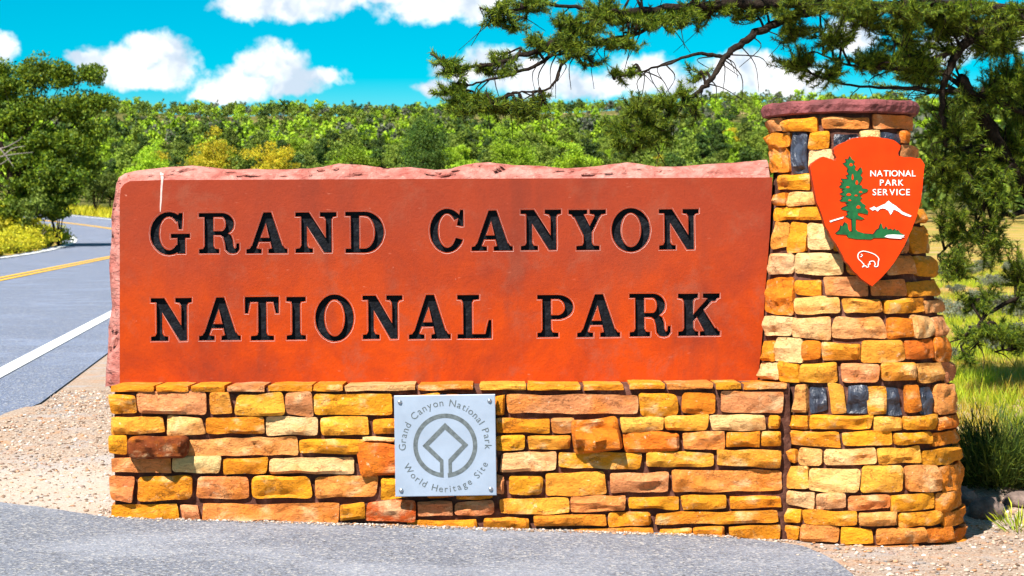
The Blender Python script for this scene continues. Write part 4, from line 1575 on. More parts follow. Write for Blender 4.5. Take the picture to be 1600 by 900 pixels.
def stroke(name, path, wpx, mats, parent, d0, d1):
    vs, fs = [], []
    P = [Vector(p) for p in path]
    n = len(P)
    for i in range(n):
        t_ = (P[min(i + 1, n - 1)] - P[max(i - 1, 0)]).normalized()
        nn = Vector((-t_.y, t_.x)) * wpx
        a, b = P[i] + nn, P[i] - nn
        for q, d in ((a, d0), (a, d1), (b, d1), (b, d0)):
            vs.append(emb(*z7(q.x, q.y), d))
    for i in range(n - 1):
        for k in range(4):
            k2 = (k + 1) % 4
            fs.append((i * 4 + k, i * 4 + k2, i * 4 + 4 + k2, i * 4 + 4 + k))
    fs.append((0, 1, 2, 3))
    fs.append(tuple((n - 1) * 4 + k for k in (3, 2, 1, 0)))
    return build(name, vs, fs, mats, parent)


bis = [(338, 722), (330, 712), (328, 698), (332, 686), (342, 678), (358, 674), (378, 678), (398, 684), (416, 692), (430, 704), (437, 716), (434, 730), (432, 750), (422, 756), (414, 752), (418, 742), (412, 728), (400, 726), (388, 732), (392, 742), (382, 742), (384, 754),
       (374, 758), (368, 750), (360, 752), (352, 758), (360, 744), (352, 736), (346, 728), (338, 722)]
stroke('bison_picture', [tuple(p) for p in smooth_path([Vector((x, y, 0)) for x, y in bis], 3) for p in [(p.x, p.y)]], 1.9, MT['white_paint'], arrow, FR - 0.002, FR + 0.004)
stroke('bison_picture', [(345, 690), (352, 696), (346, 704), (340, 702)], 1.6, MT['white_paint'], arrow, FR - 0.002, FR + 0.004)

# lettering in the built-in sans face
_chars = {}


def char_shape(ch):
    if ch not in _chars:
        cu = bpy.data.curves.new('glyph', 'FONT')
        cu.body = ch
        cu.resolution_u = 4
        ob = bpy.data.objects.new('glyph', cu)
        COL.objects.link(ob)
        dg = bpy.context.evaluated_depsgraph_get()
        me = bpy.data.meshes.new_from_object(ob.evaluated_get(dg))
        vs = [(v.co.x, v.co.y) for v in me.vertices]
        fs = [tuple(p.vertices) for p in me.polygons]
        bpy.data.objects.remove(ob)
        bpy.data.curves.remove(cu)
        bpy.data.meshes.remove(me)
        x0, x1 = min(v[0] for v in vs), max(v[0] for v in vs)
        _chars[ch] = ([(x - x0, y) for x, y in vs], fs, x1 - x0)
    return _chars[ch]


CAPH = max(v[1] for v in char_shape('H')[0])


def solid_char(ch, to_world, mats, parent, grow=0.0):
    """to_world(x, y, d) places the glyph; raised face plus side walls"""
    vs2, fs2, w = char_shape(ch)
    vs = [to_world(x, y, 1) for x, y in vs2]
    fs = list(fs2)
    edge = {}
    for f_ in fs2:
        for a, b in zip(f_, f_[1:] + f_[:1]):
            edge[(a, b)] = 1
    nb_ = len(vs)
    vs += [to_world(x, y, 0) for x, y in vs2]
    for (a, b) in list(edge):
        if (b, a) not in edge:
            fs.append((b, a, a + nb_, b + nb_))
    return build('letter', vs, fs, mats, parent)


def emblem_line(text, x0, x1, yb, cap):
    ws = [char_shape(c)[2] for c in text]
    k = cap / CAPH
    gap = ((x1 - x0) - sum(ws) * k) / max(len(text) - 1, 1)
    x = x0
    for c, w in zip(text, ws):
        for ox, oy in ((0, 0),):
            def tw(gx_, gy_, d, x=x):
                p = z7(x + gx_ * k, yb - gy_ * k)
                return emb(p[0], p[1], FR - 0.002 + 0.006 * d)
            solid_char(c, tw, MT['white_paint'], arrow)
        x += w * k + gap


emblem_line('NATIONAL', 393, 628, 286, 31)
emblem_line('PARK', 443, 565, 334, 31)
emblem_line('SERVICE', 405, 598, 384, 32)

# ---- square plaque on the base wall
PY = WALL_Y - 0.062
PC = at(695.8, 696, PY)
tilt_p = math.radians(0.35)
pu = Vector((math.cos(tilt_p), 0, math.sin(tilt_p)))
pv = Vector((-math.sin(tilt_p), 0, math.cos(tilt_p)))
PXM = PY / F


def pq(x, y, d=0.0):
    """x, y in pixels from the plaque's centre, y up"""
    return PC + pu * (x * PXM) + pv * (y * PXM) + Vector((0, -d, 0))


hs = 79.0
vs, fs = [], []
for (s, d) in ((hs, -0.012), (hs, 0.003), (hs - 0.9, 0.005)):
    for sx_, sy_ in ((-1, -1), (1, -1), (1, 1), (-1, 1)):
        vs.append(pq(sx_ * s, sy_ * s, d))
for L_ in range(2):
    for k in range(4):
        a, b = L_ * 4 + k, L_ * 4 + (k + 1) % 4
        fs.append((a, b, b + 4, a + 4))
fs += [(8, 9, 10, 11), (3, 2, 1, 0)]
plaque = build('heritage_plaque', vs, fs, MT['plaque'], None, PC)
tag(plaque, 'square pale metal plaque reading World Heritage Site bolted to the base wall', 'plaque')
for (sx_, sy_) in ((-1, -1), (1, -1), (1, 1), (-1, 1)):
    vs, fs = [], []
    NB = 14
    cx_, cy_ = sx_ * 70, sy_ * 69
    prof = [(3.6, -0.07), (3.6, 0.007), (3.3, 0.011), (2.2, 0.015), (0.8, 0.0165)]
    for (r_, d_) in prof:
        for k in range(NB):
            a_ = 2 * math.pi * k / NB
            vs.append(pq(cx_ + r_ * math.cos(a_), cy_ + r_ * math.sin(a_), d_))
    for j in range(len(prof) - 1):
        for k in range(NB):
            fs.append((j * NB + k, j * NB + (k + 1) % NB, (j + 1) * NB + (k + 1) % NB, (j + 1) * NB + k))
    fs.append(tuple((len(prof) - 1) * NB + k for k in range(NB)))
    build('bolt', vs, fs, MT['bolt'], plaque, None, True)
sc8 = 1 / 5.144


def etched(name, polys, d=0.0062):
    V2_, T_ = cdt_multi([[ccw([((x - 467) * sc8, (440 - y) * sc8) for x, y in p]) for p in polys]])
    vs = [pq(p.x, p.y, d) for p in V2_]
    return build(name, vs, [tuple(f_) for f_, g_ in T_ if g_ is not None], MT['etch'], plaque)


ringp = ring_seg(467, 440, (257, -257), (222, -222), -86, 266, 90)
dia = [(283, 440), (467, 257), (652, 437), (518, 578), (518, 672), (490, 697), (490, 553), (603, 437), (467, 312), (335, 440), (450, 555), (450, 697), (422, 690), (422, 576)]
etched('heritage_emblem', [ringp, dia, [(418, 660), (450, 660), (450, 697), (418, 692)], [(490, 697), (490, 660), (522, 660), (522, 692)]])


def arc_text(text, rad, a_start, a_end, cap, top=True):
    k = cap / CAPH
    ws = []
    for c in text:
        ws.append(cap * 0.42 if c == ' ' else char_shape(c)[2] * k)
    total = math.radians(abs(a_start - a_end)) * rad
    gap = (total - sum(ws)) / (len(text) - 1)
    s = 0.0
    for c, w in zip(text, ws):
        if c != ' ':
            mid = s + w / 2
            sg = -1 if top else 1
            a_ = math.radians(a_start) + sg * mid / rad

            def tw(gx_, gy_, d, a_=a_, w=w):
                lx, ly = gx_ * k - w / 2, gy_ * k
                rr_ = rad + (ly if top else -ly)
                tx, ty = (math.sin(a_), -math.cos(a_)) if top else (-math.sin(a_), math.cos(a_))
                return pq((rr_ * math.cos(a_) + tx * lx) * sc8, (rr_ * math.sin(a_) + ty * lx) * sc8, 0.0052 + 0.0012 * d)
            solid_char(c, tw, MT['etch'], plaque)
        s += w + gap


arc_text('Grand Canyon National Park', 318, 186, -6, 55, True)
arc_text('World Heritage Site', 374, 205, 336, 52, False)

# ------------------------------------------------------------------ vegetation helpers
def unit_rows(a):
    return a / np.maximum(np.linalg.norm(a, axis=1, keepdims=True), 1e-9)


def leaf_quads(centers, length, width, rng, up=0.0):
    """little diamond leaves with random bearings"""
    n = len(centers)
    d = rng.normal(size=(n, 3))
    d[:, 2] += up
    d = unit_rows(d)
    e = unit_rows(np.cross(d, rng.normal(size=(n, 3))))
    L = (length * rng.uniform(0.6, 1.3, size=(n, 1)))
    W = (width * rng.uniform(0.6, 1.3, size=(n, 1)))
    out = np.empty((n, 4, 3))
    out[:, 0] = centers - d * L * 0.5
    out[:, 1] = centers + e * W * 0.5
    out[:, 2] = centers + d * L * 0.5
    out[:, 3] = centers - e * W * 0.5
    return out.reshape(-1, 3)


def ball(n, rng, shell=0.45):
    v = unit_rows(rng.normal(size=(n, 3)))
    r = (shell + (1 - shell) * rng.random((n, 1))) ** 0.8
    return v * r


def crown_cloud(rng, nclump, nleaf, h, rx, zc, rz, clump_r, taper=0.0, flat=1.0):
    """leaf centres of a crown made of clumps"""
    c = ball(nclump, rng, 0.30)
    c[:, 0] *= rx
    c[:, 1] *= rx
    c[:, 2] = c[:, 2] * rz + zc
    if taper:
        k = 1 - taper * np.clip((c[:, 2] - (zc - rz)) / (2 * rz), 0, 1)
        c[:, 0] *= k
        c[:, 1] *= k
    # uneven outline
    c *= 1 + 0.06 * rng.normal(size=(nclump, 1))
    pts = []
    for i in range(nclump):
        r = clump_r * rng.uniform(0.65, 1.35)
        m = int(nleaf * rng.uniform(0.7, 1.3))
        p = ball(m, rng, 0.35) * np.array([r, r, r * 0.75 * flat])
        pts.append(p + c[i])
    return c, np.concatenate(pts)


def limb_mesh(rng, c, h, r0, nlimb=6, base_z=-0.1):
    """trunk plus limbs that reach some of the clumps"""
    vs, fs = [], []
    lean = rng.normal(size=2) * 0.04 * h
    top = Vector((lean[0], lean[1], h * 0.62))
    tr = smooth_path([Vector((0, 0, base_z)), Vector((lean[0] * 0.2, lean[1] * 0.2 + 0.02 * h, h * 0.2)), Vector((lean[0] * 0.7, lean[1] * 0.6, h * 0.42)), top], 4)
    tube(tr, [r0 * (1.15 - 0.85 * i / (len(tr) - 1)) for i in range(len(tr))], 7, vs, fs)
    for i in rng.choice(len(c), size=min(nlimb, len(c)), replace=False):
        s = tr[int(rng.integers(len(tr) // 4, len(tr)))]
        e = Vector(c[i])
        mid = s.lerp(e, 0.5) + Vector(rng.normal(size=3)) * 0.06 * h
        lp = smooth_path([s, mid, e], 4)
        tube(lp, [r0 * (0.42 - 0.34 * k / (len(lp) - 1)) for k in range(len(lp))], 5, vs, fs)
    return mesh_from(vs, fs, True)


def tree_kind(seed, nclump, nleaf, h, rx, zc, rz, clump_r, leaf, taper=0.0, r0=0.09):
    rng = np.random.default_rng(seed)
    c, p = crown_cloud(rng, nclump, nleaf, h, rx, zc, rz, clump_r, taper)
    crown = fast_mesh(leaf_quads(p, leaf * 1.5, leaf, rng), 4)
    return limb_mesh(rng, c, h, r0, 7), crown


def make_plant(name, label, cat, loc, meshes, mats, scale, rot, group=None):
    e = empty(name, loc, label, cat, group)
    e.rotation_euler = (0, 0, rot)
    e.scale = scale
    for (nm, me), mt in zip(meshes, mats):
        o = bpy.data.objects.new(nm, me)
        COL.objects.link(o)
        o.parent = e
        if len(me.materials) == 0:
            me.materials.append(mt)
    return e


# ------------------------------------------------------------------ wooded hillside
KINDS_T = []
specs = [  # seed, clumps, leaves, h, rx, zc, rz, clump r, leaf, taper, material, words
    (11, 46, 150, 3.6, 1.55, 2.0, 1.35, 0.42, 0.105, 0.25, 'leaf_bright', 'bright green rounded'),
    (12, 52, 150, 4.2, 1.45, 2.4, 1.70, 0.40, 0.105, 0.45, 'leaf_olive', 'olive green'),
    (13, 44, 150, 3.2, 1.70, 1.7, 1.25, 0.44, 0.105, 0.10, 'leaf_bright', 'broad bright green'),
    (14, 50, 150, 4.4, 1.35, 2.5, 1.80, 0.38, 0.105, 0.55, 'leaf_dark', 'dark green upright'),
    (15, 40, 150, 2.9, 1.55, 1.5, 1.10, 0.42, 0.105, 0.10, 'leaf_grey', 'low grey green'),
    (16, 48, 150, 3.7, 1.60, 2.0, 1.45, 0.42, 0.105, 0.30, 'leaf_olive', 'rounded olive'),
    (17, 46, 150, 3.4, 1.55, 1.9, 1.35, 0.42, 0.105, 0.20, 'leaf_yellow', 'yellowish green'),
]
for sp_ in specs:
    tm, cm = tree_kind(*sp_[:10])
    tm.materials.append(MT['bark'])
    cm.materials.append(MT[sp_[10]])
    KINDS_T.append((tm, cm, sp_[11], sp_[3]))

rng = np.random.default_rng(21)
spots = []
grid = {}


def try_spot(X, Y, dmin):
    k = (int(X // 4), int(Y // 4))
    for i in (-1, 0, 1):
        for j in (-1, 0, 1):
            for (a, b) in grid.get((k[0] + i, k[1] + j), ()):
                if (a - X) ** 2 + (b - Y) ** 2 < dmin * dmin:
                    return False
    grid.setdefault(k, []).append((X, Y))
    return True


for _ in range(26000):
    Y = 138 + (432 - 138) * rng.random() ** 0.8
    X = (rng.random() * 2 - 1) * (0.235 * Y + 34)
    if Y < 235 and X < 10 and road_dist(X, Y) < 8.5:
        continue
    clear = fbm(X / 26.0, Y / 40.0, 8.0, 3)
    if clear > 0.42 and Y > 185:
        continue
    if Y < 150 and abs(X) < 26:
        continue
    if try_spot(X, Y, 2.7 if Y < 230 else (2.8 if Y < 380 else 2.5)):
        spots.append((X, Y))

cand = []
for (X, Y) in spots:
    z = H(X, Y)
    sc_ = float(rng.uniform(0.62, 1.12)) * (1.0 - 0.22 * sstep(220, 380, Y))
    kd = int(rng.choice(7, p=[0.18, 0.21, 0.13, 0.17, 0.11, 0.17, 0.03]))
    px = 800 + F * X / Y
    ptop = HORIZON - F * (z + KINDS_T[kd][3] * sc_ - CAM.z) / Y
    seen = 165 < px < 1215 and ptop < 266
    cand.append((0 if seen else 1, Y, X, z, sc_, kd, px))
cand.sort()
singles = [c for c in cand if c[0] == 0][:300]
rest = [c for c in cand if c not in set(singles)]
for (_, Y, X, z, sc_, kd, px) in singles:
    tm, cm, words, hh = KINDS_T[kd]
    zones = [(225, 'left of the G of GRAND'), (304, 'above the G of GRAND'), (380, 'above the R of GRAND'), (455, 'above the A of GRAND'), (533, 'above the N of GRAND'), (610, 'above the D of GRAND'), (668, 'above the gap between the words'),
             (731, 'above the C of CANYON'), (807, 'above the A of CANYON'), (882, 'above the first N of CANYON'), (951, 'above the Y of CANYON'), (1022, 'above the O of CANYON'), (1100, 'above the last N of CANYON'), (9999, 'next to the pillar')]
    where = next(w_ for lim, w_ in zones if px < lim)
    band = 'low' if Y < 195 else ('halfway up' if Y < 250 else 'high')
    make_plant('hillside_tree', words + ' tree ' + band + ' on the hillside ' + where, 'tree', (X, Y, z - 0.05), (('trunk', tm), ('crown', cm)), (MT['bark'], MT['bark']),
               (sc_ * float(rng.uniform(0.92, 1.1)), sc_ * float(rng.uniform(0.92, 1.1)), sc_), float(rng.uniform(0, 6.28)), 'hillside trees ' + where)
# the wood farther off reads as one mass
lite = []
for k in range(4):
    r2 = np.random.default_rng(50 + k)
    _, p = crown_cloud(r2, 22, 13, 3.6, 1.5, 1.95, 1.4, 0.46, 0.25)
    coarse = p[::3]
    lite.append((leaf_quads(p, 0.44, 0.32, r2), leaf_quads(coarse, 0.75, 0.55, r2)))
for mname in ('leaf_bright', 'leaf_olive', 'leaf_grey', 'leaf_dark'):
    parts = []
    for i, (_, Y, X, z, sc_, kd, px) in enumerate(rest):
        mm = {0: 'leaf_bright', 1: 'leaf_olive', 2: 'leaf_bright', 3: 'leaf_dark', 4: 'leaf_grey', 5: 'leaf_olive', 6: 'leaf_bright'}[kd]
        if mm != mname:
            continue
        a_ = rng.uniform(0, 6.28)
        q = lite[i % 4][0 if 150 < px < 1250 else 1] * sc_
        ca, sa = math.cos(a_), math.sin(a_)
        parts.append(np.stack([q[:, 0] * ca - q[:, 1] * sa + X, q[:, 0] * sa + q[:, 1] * ca + Y, q[:, 2] + z - 0.05], 1))
    if parts:
        me = fast_mesh(np.concatenate(parts), 4)
        o = place('distant_woodland', me, MT[mname])
        tag(o, {'leaf_bright': 'bright green trees of the dense wood high on the hillside', 'leaf_olive': 'olive trees of the dense wood high on the hillside',
                'leaf_grey': 'grey green trees of the dense wood high on the hillside', 'leaf_dark': 'darkest trees of the dense wood high on the hillside'}[mname], 'woodland', kind='stuff')


# trees that stand out before the hillside: (pixel x, top y, width, depth)
def feature_tree(name, label, px, ptop, wpx, Y, seed, mat, taper, nclump=120, nleaf=120, leaf=0.078, base=None, rxk=0.5, group=None):
    X = (px - 800) / F * Y
    z = H(X, Y)
    ztop = at(px, ptop, Y).z
    h = ztop - z
    rx = wpx / F * Y * rxk
    rng_ = np.random.default_rng(seed)
    c, p = crown_cloud(rng_, nclump, nleaf, h, rx, h * 0.56, h * 0.42, h * 0.085, taper)
    cm = fast_mesh(leaf_quads(p, leaf * 1.6, leaf, rng_), 4)
    tm = limb_mesh(rng_, c, h, 0.028 * h, 14)
    return make_plant(name, label, 'tree', (X, Y, z - 0.05), (('trunk', tm), ('crown', cm)), (MT['bark'], MT[mat]), (1, 1, 1), 0, group)


feature_tree('juniper_tree', 'dark conical juniper rising behind the slab before the hillside', 664, 166, 105, 152, 31, 'leaf_dark', 0.72, 150, 130)
feature_tree('yellowing_tree', 'yellow green bushy tree behind the slab nearest the road', 335, 206, 90, 158, 32, 'leaf_yellow', 0.25)
feature_tree('yellowing_tree', 'broad yellow green tree behind the slab over the letter A of GRAND', 425, 214, 100, 154, 33, 'leaf_yellow', 0.2)
feature_tree('green_tree', 'bright green bushy tree behind the slab over the letter D of GRAND', 550, 212, 95, 155, 34, 'leaf_bright', 0.3)
feature_tree('green_tree', 'bright green tree behind the slab between the juniper and the pine twigs', 800, 205, 110, 160, 35, 'leaf_bright', 0.25)
feature_tree('green_tree', 'bright green spreading tree behind the slab over the word CANYON', 905, 222, 100, 150, 36, 'leaf_bright', 0.2)
feature_tree('green_tree', 'leafy bright green tree behind the top left corner of the slab', 235, 222, 80, 160, 37, 'leaf_bright', 0.3)

# ------------------------------------------------------------------ big tree on the left
def blob_cloud(blobs, rng, clump_r, nleaf):
    """blobs: (px, py, rx, ry, Y, number of clumps) -> clump centres and leaf centres in the place"""
    cs, ps = [], []
    for (px, py, rx, ry, Y, n) in blobs:
        c0 = np.array(at(px, py, Y))
        k = Y / F
        c = ball(n, rng, 0.1) * np.array([rx * k, rx * k * 0.9, ry * k]) + c0
        for q in c:
            r = clump_r * rng.uniform(0.6, 1.4)
            m = int(nleaf * rng.uniform(0.6, 1.4))
            ps.append(ball(m, rng, 0.3) * np.array([r, r, r * 0.8]) + q)
        cs.append(c)
    return np.concatenate(cs), np.concatenate(ps)


rng = np.random.default_rng(77)
LY = 112.0
LT = [(62, 112, 30, 22, LY, 10), (100, 120, 26, 20, LY, 7), (138, 118, 18, 14, LY, 4), (20, 135, 36, 26, LY, 10), (150, 160, 22, 18, LY, 6), (118, 170, 34, 26, LY, 11), (60, 165, 40, 28, LY, 12),
      (155, 205, 16, 18, LY, 4), (120, 225, 36, 26, LY, 12), (20, 190, 34, 26, LY, 9), (70, 225, 42, 28, LY, 13), (20, 250, 40, 30, LY, 12), (100, 275, 44, 26, LY, 13), (140, 262, 20, 18, LY, 5), (40, 295, 42, 24, LY, 11),
      (-40, 170, 50, 50, LY + 1, 22), (-50, 260, 50, 50, LY + 1, 22), (-10, 110, 26, 22, LY, 6)]
base_p = Vector(((15 - 800) / F * LY, LY, 0))
base_p.z = H(base_p.x, base_p.y) - 0.1
LT = [(a, b, c_, d, e, int(f_ * 2.2)) for a, b, c_, d, e, f_ in LT]
LT += [(20, 325, 40, 22, LY, 16), (70, 318, 36, 24, LY, 16), (100, 308, 26, 22, LY, 10)]
c, p = blob_cloud(LT, rng, 0.48, 190)
root = empty('juniper_tree', base_p, 'tall dark juniper on the left beside the road', 'tree')
o = place('crown', fast_mesh(leaf_quads(p - np.array(base_p), 0.18, 0.09, rng), 4), MT['leaf_tree'], root, base_p)
vs, fs = [], []
tr = smooth_path([Vector((0, 0, -0.1)), Vector((0.3, 0.1, 1.8)), Vector((0.1, -0.1, 3.8)), Vector((0.8, 0, 6.4)), Vector((1.2, 0, 8.0))], 5)
tube(tr, [0.26 * (1.1 - i / (len(tr))) + 0.02 for i in range(len(tr))], 8, vs, fs)
for q in c[::5]:
    e = Vector(q) - base_p
    zs_ = max(0.6, e.z * rng.uniform(0.35, 0.7))
    s = min(tr, key=lambda w: abs(w.z - zs_))
    lp = smooth_path([s, s.lerp(e, 0.35) + Vector((rng.normal() * 0.3, 0.2, 0.3)), s.lerp(e, 0.7) + Vector((rng.normal() * 0.3, 0.2, -0.2)), e], 4)
    tube(lp, [0.06 * (1 - 0.8 * k / (len(lp) - 1)) for k in range(len(lp))], 5, vs, fs)
place('trunk', mesh_from(vs, fs, True), MT['bark'], root, base_p)
# its dead grey boughs sticking out
vs, fs = [], []
for path in ([(-30, 225), (0, 232), (25, 222), (35, 214)], [(-25, 250), (5, 244), (30, 240), (52, 238)], [(0, 232), (14, 250), (22, 262)], [(5, 244), (20, 232), (40, 228)], [(-20, 262), (2, 256), (16, 246)]):
    w = [at(x, y, LY - 2.2) - base_p for x, y in path]
    lp = smooth_path(w, 4)
    tube(lp, [0.04 * (1 - 0.75 * k / (len(lp) - 1)) for k in range(len(lp))], 5, vs, fs)
place('dead_bough', mesh_from(vs, fs, True), MT['deadwood'], root, base_p)

# bushes at its foot
for k, (px, py, rx, ry, Y, mt_, lab) in enumerate(((45, 322, 46, 34, 109, 'leaf_olive', 'olive bush at the foot of the tall juniper'), (92, 322, 24, 30, 113, 'leaf_tree', 'leafy bush where the road bends out of sight'),
                                                   (-20, 315, 50, 40, 108, 'leaf_tree', 'dark bush at the left edge under the juniper'), (150, 285, 26, 34, 168, 'leaf_olive', 'rounded bush beyond the bend of the road'), (118, 292, 22, 30, 172, 'leaf_bright', 'green bush beyond the road right of the juniper'))):
    r2 = np.random.default_rng(300 + k)
    X = (px - 800) / F * Y
    b = Vector((X, Y, H(X, Y) - 0.05))
    c, p = blob_cloud([(px, py, rx, ry, Y, 26)], r2, 0.30 * Y / 110, 70)
    e = empty('roadside_bush', b, lab, 'bush', 'bushes along the road')
    place('foliage', fast_mesh(leaf_quads(p - np.array(b), 0.19, 0.10, r2), 4), MT[mt_], e, b)
    vs, fs = [], []
    for q in c[::4]:
        w = Vector(q) - b
        lp = smooth_path([Vector((0, 0, 0)), w * 0.5 + Vector((0, 0, 0.1)), w], 3)
        tube(lp, [0.05 * (1 - 0.7 * i / (len(lp) - 1)) for i in range(len(lp))], 5, vs, fs)
    place('stem', mesh_from(vs, fs, True), MT['bark'], e, b)


# ------------------------------------------------------------------ shrubs made of upright shoots
def shoot_bush(seed, n, height, radius, wid, spread=0.9, curve=0.3, short=False):
    """upright narrow blades from one foot, origin at the foot"""
    r = np.random.default_rng(seed)
    a = r.uniform(0, 6.283, n)
    rr_ = np.sqrt(r.random(n))
    foot = np.stack([np.cos(a) * rr_ * radius * 0.45, np.sin(a) * rr_ * radius * 0.45, np.zeros(n)], 1)
    h = height * (0.55 + 0.45 * r.random(n)) * (1 - 0.35 * rr_ ** 2)
    tip = foot + np.stack([np.cos(a) * rr_ * radius * spread, np.sin(a) * rr_ * radius * spread, h], 1) + r.normal(size=(n, 3)) * 0.06 * height
    t0 = r.uniform(0, 0.5, (n, 1)) if not short else r.uniform(0.05, 0.9, (n, 1))
    st = foot + (tip - foot) * t0
    en = foot + (tip - foot) * np.minimum(t0 + r.uniform(0.3, 0.55, (n, 1)) * (0.35 if short else 1.0), 1.05)
    if short:
        en = en + r.normal(size=(n, 3)) * 0.045 * height
    side = unit_rows(np.cross(en - st, r.normal(size=(n, 3)))) * wid
    out = np.empty((n, 4, 3))
    mid = (st + en) / 2 + r.normal(size=(n, 3)) * 0.02 * height
    out[:, 0] = st
    out[:, 1] = mid + side
    out[:, 2] = en
    out[:, 3] = mid - side
    return out.reshape(-1, 3)


def stems_mesh(seed, n, height, radius, r0):
    r = random.Random(seed)
    vs, fs = [], []
    for k in range(n):
        a = r.uniform(0, 6.28)
        q = r.uniform(0.2, 0.8) * radius
        lp = [Vector((0.15 * q * math.cos(a), 0.15 * q * math.sin(a), -0.03)), Vector((q * 0.6 * math.cos(a), q * 0.6 * math.sin(a), height * 0.4)), Vector((q * math.cos(a), q * math.sin(a), height * r.uniform(0.6, 0.8)))]
        tube(lp, [r0, r0 * 0.7, r0 * 0.3], 5, vs, fs)
    return mesh_from(vs, fs, True)


# rabbitbrush on the inside of the bend
rb_f = []
for k in range(3):
    r2 = np.random.default_rng(400 + k)
    _, p = crown_cloud(r2, 34, 70, 1.0, 0.85, 0.50, 0.42, 0.26)
    p = p[p[:, 2] > 0.02]
    rb_f.append(fast_mesh(leaf_quads(p, 0.13, 0.05, r2, 0.9), 4))
rb_s = [stems_mesh(410 + k, 12, 1.0, 0.8, 0.03) for k in range(3)]
for m_ in rb_f:
    m_.materials.append(MT['rabbit'])
for m_ in rb_s:
    m_.materials.append(MT['twig'])
rr2 = random.Random(9)
order = ['leftmost', 'second', 'third', 'fourth', 'fifth', 'sixth', 'seventh', 'eighth', 'ninth', 'tenth', 'eleventh', 'twelfth', 'thirteenth']
row_f, row_b = [], []
for k in range(12):
    Y = 80 + k * 3.6
    row_f.append((-(12.3 + rr2.uniform(-0.3, 0.5) + 0.102 * Y) / 0.995, Y, rr2.uniform(1.15, 1.5)))
    Y2 = 84 + k * 3.4
    row_b.append((-(14.6 + rr2.uniform(-0.5, 0.8) + 0.102 * Y2) / 0.995, Y2, rr2.uniform(1.3, 1.8)))
for nm, row in (('front', row_f), ('back', row_b)):
    for k, (X, Y, s) in enumerate(row):
        i = rr2.randrange(3)
        make_plant('rabbitbrush', 'yellow green rabbitbrush in the %s row on the inside of the road bend' % nm, 'shrub', (X, Y, H(X, Y)), (('foliage', rb_f[i]), ('stem', rb_s[i])), (MT['rabbit'], MT['twig']),
                   (s * 1.15, s * 1.15, s * rr2.uniform(0.75, 1.0)), rr2.uniform(0, 6.28), 'rabbitbrush in the %s row by the road' % nm)


def grass_field(name, label, pts, mat, hmin, hmax, blades, wid, seed):
    r = np.random.default_rng(seed)
    P = np.repeat(np.array(pts), blades, axis=0)
    n = len(P)
    P = P + np.stack([r.normal(size=n) * 0.05, r.normal(size=n) * 0.05, np.zeros(n)], 1) * (hmax * 2)
    h = r.uniform(hmin, hmax, n)
    tip = P + np.stack([r.normal(size=n) * 0.35 * h, r.normal(size=n) * 0.35 * h, h], 1)
    a = r.uniform(0, 6.283, n)
    side = np.stack([np.cos(a), np.sin(a), np.zeros(n)], 1) * (wid * r.uniform(0.6, 1.2, (n, 1)))
    out = np.empty((n, 3, 3))
    out[:, 0] = P - side
    out[:, 1] = P + side
    out[:, 2] = tip
    o = place(name, fast_mesh(out.reshape(-1, 3), 3), MT[mat])
    return tag(o, label, 'grass', kind='stuff')


# verge beyond the bend
rg = np.random.default_rng(5)
pts = []
while len(pts) < 7500:
    Y = 16.5 + 135 * rg.random() ** 1.3
    X = Y * rg.uniform(-0.30, 0.14) - 1.0
    if road_dist(X, Y) < 6.0 or fbm(X / 5.0, Y / 7.0, 6.0, 3) < -0.05:
        continue
    pts.append((X, Y, H(X, Y) - 0.02))
grass_field('flat_grass', 'straw coloured grass on the flat between the sign and the hillside', pts, 'straw', 0.10, 0.32, 8, 0.014, 14)
pts = []
for (t, p_, h_) in road_pts:
    if 120 < t < 250:
        nrm = Vector((math.cos(h_), -math.sin(h_)))
        for _ in range(60):
            q = rg.uniform(5.1, 9.0)
            w = p_ + nrm * q + Vector((rg.uniform(-1, 1), rg.uniform(-1, 1)))
            if road_dist(w.x, w.y) > 5.0:
                pts.append((w.x, w.y, H(w.x, w.y) - 0.03))
grass_field('verge_grass', 'yellow green grass verge beyond the bend of the road', pts, 'rabbit', 0.25, 0.6, 6, 0.05, 8)
pts = []
for (t, p_, h_) in road_pts:
    if 60 < t < 180:
        nrm = Vector((math.cos(h_), -math.sin(h_)))
        for _ in range(22):
            w = p_ - nrm * rg.uniform(5.6, 7.2) + Vector((rg.uniform(-1, 1), rg.uniform(-1, 1)))
            if road_dist(w.x, w.y) > 5.5:
                pts.append((w.x, w.y, H(w.x, w.y) - 0.03))
grass_field('roadside_grass', 'short grass along the inside of the road bend', pts, 'green_grass', 0.15, 0.4, 6, 0.04, 9)

# meadow on the right, behind the pillar
pts_s, pts_g = [], []
for _ in range(16000):
    Y = 14.6 + 50 * rg.random() ** 1.7
    X = Y * rg.uniform(0.13, 0.34)
    n_ = fbm(X / 2.5, Y / 4.0, 2.0, 3)
    q = (X, Y, H(X, Y) - 0.02)
    if n_ > 0.05:
        pts_g.append(q)
    elif n_ > -0.28:
        pts_s.append(q)
grass_field('dry_grass', 'dry straw grass of the meadow right of the pillar', pts_s, 'straw', 0.05, 0.15, 8, 0.005, 10)
grass_field('meadow_grass', 'lush yellow green grass of the meadow right of the pillar', pts_g, 'green_grass', 0.05, 0.17, 9, 0.005, 11)

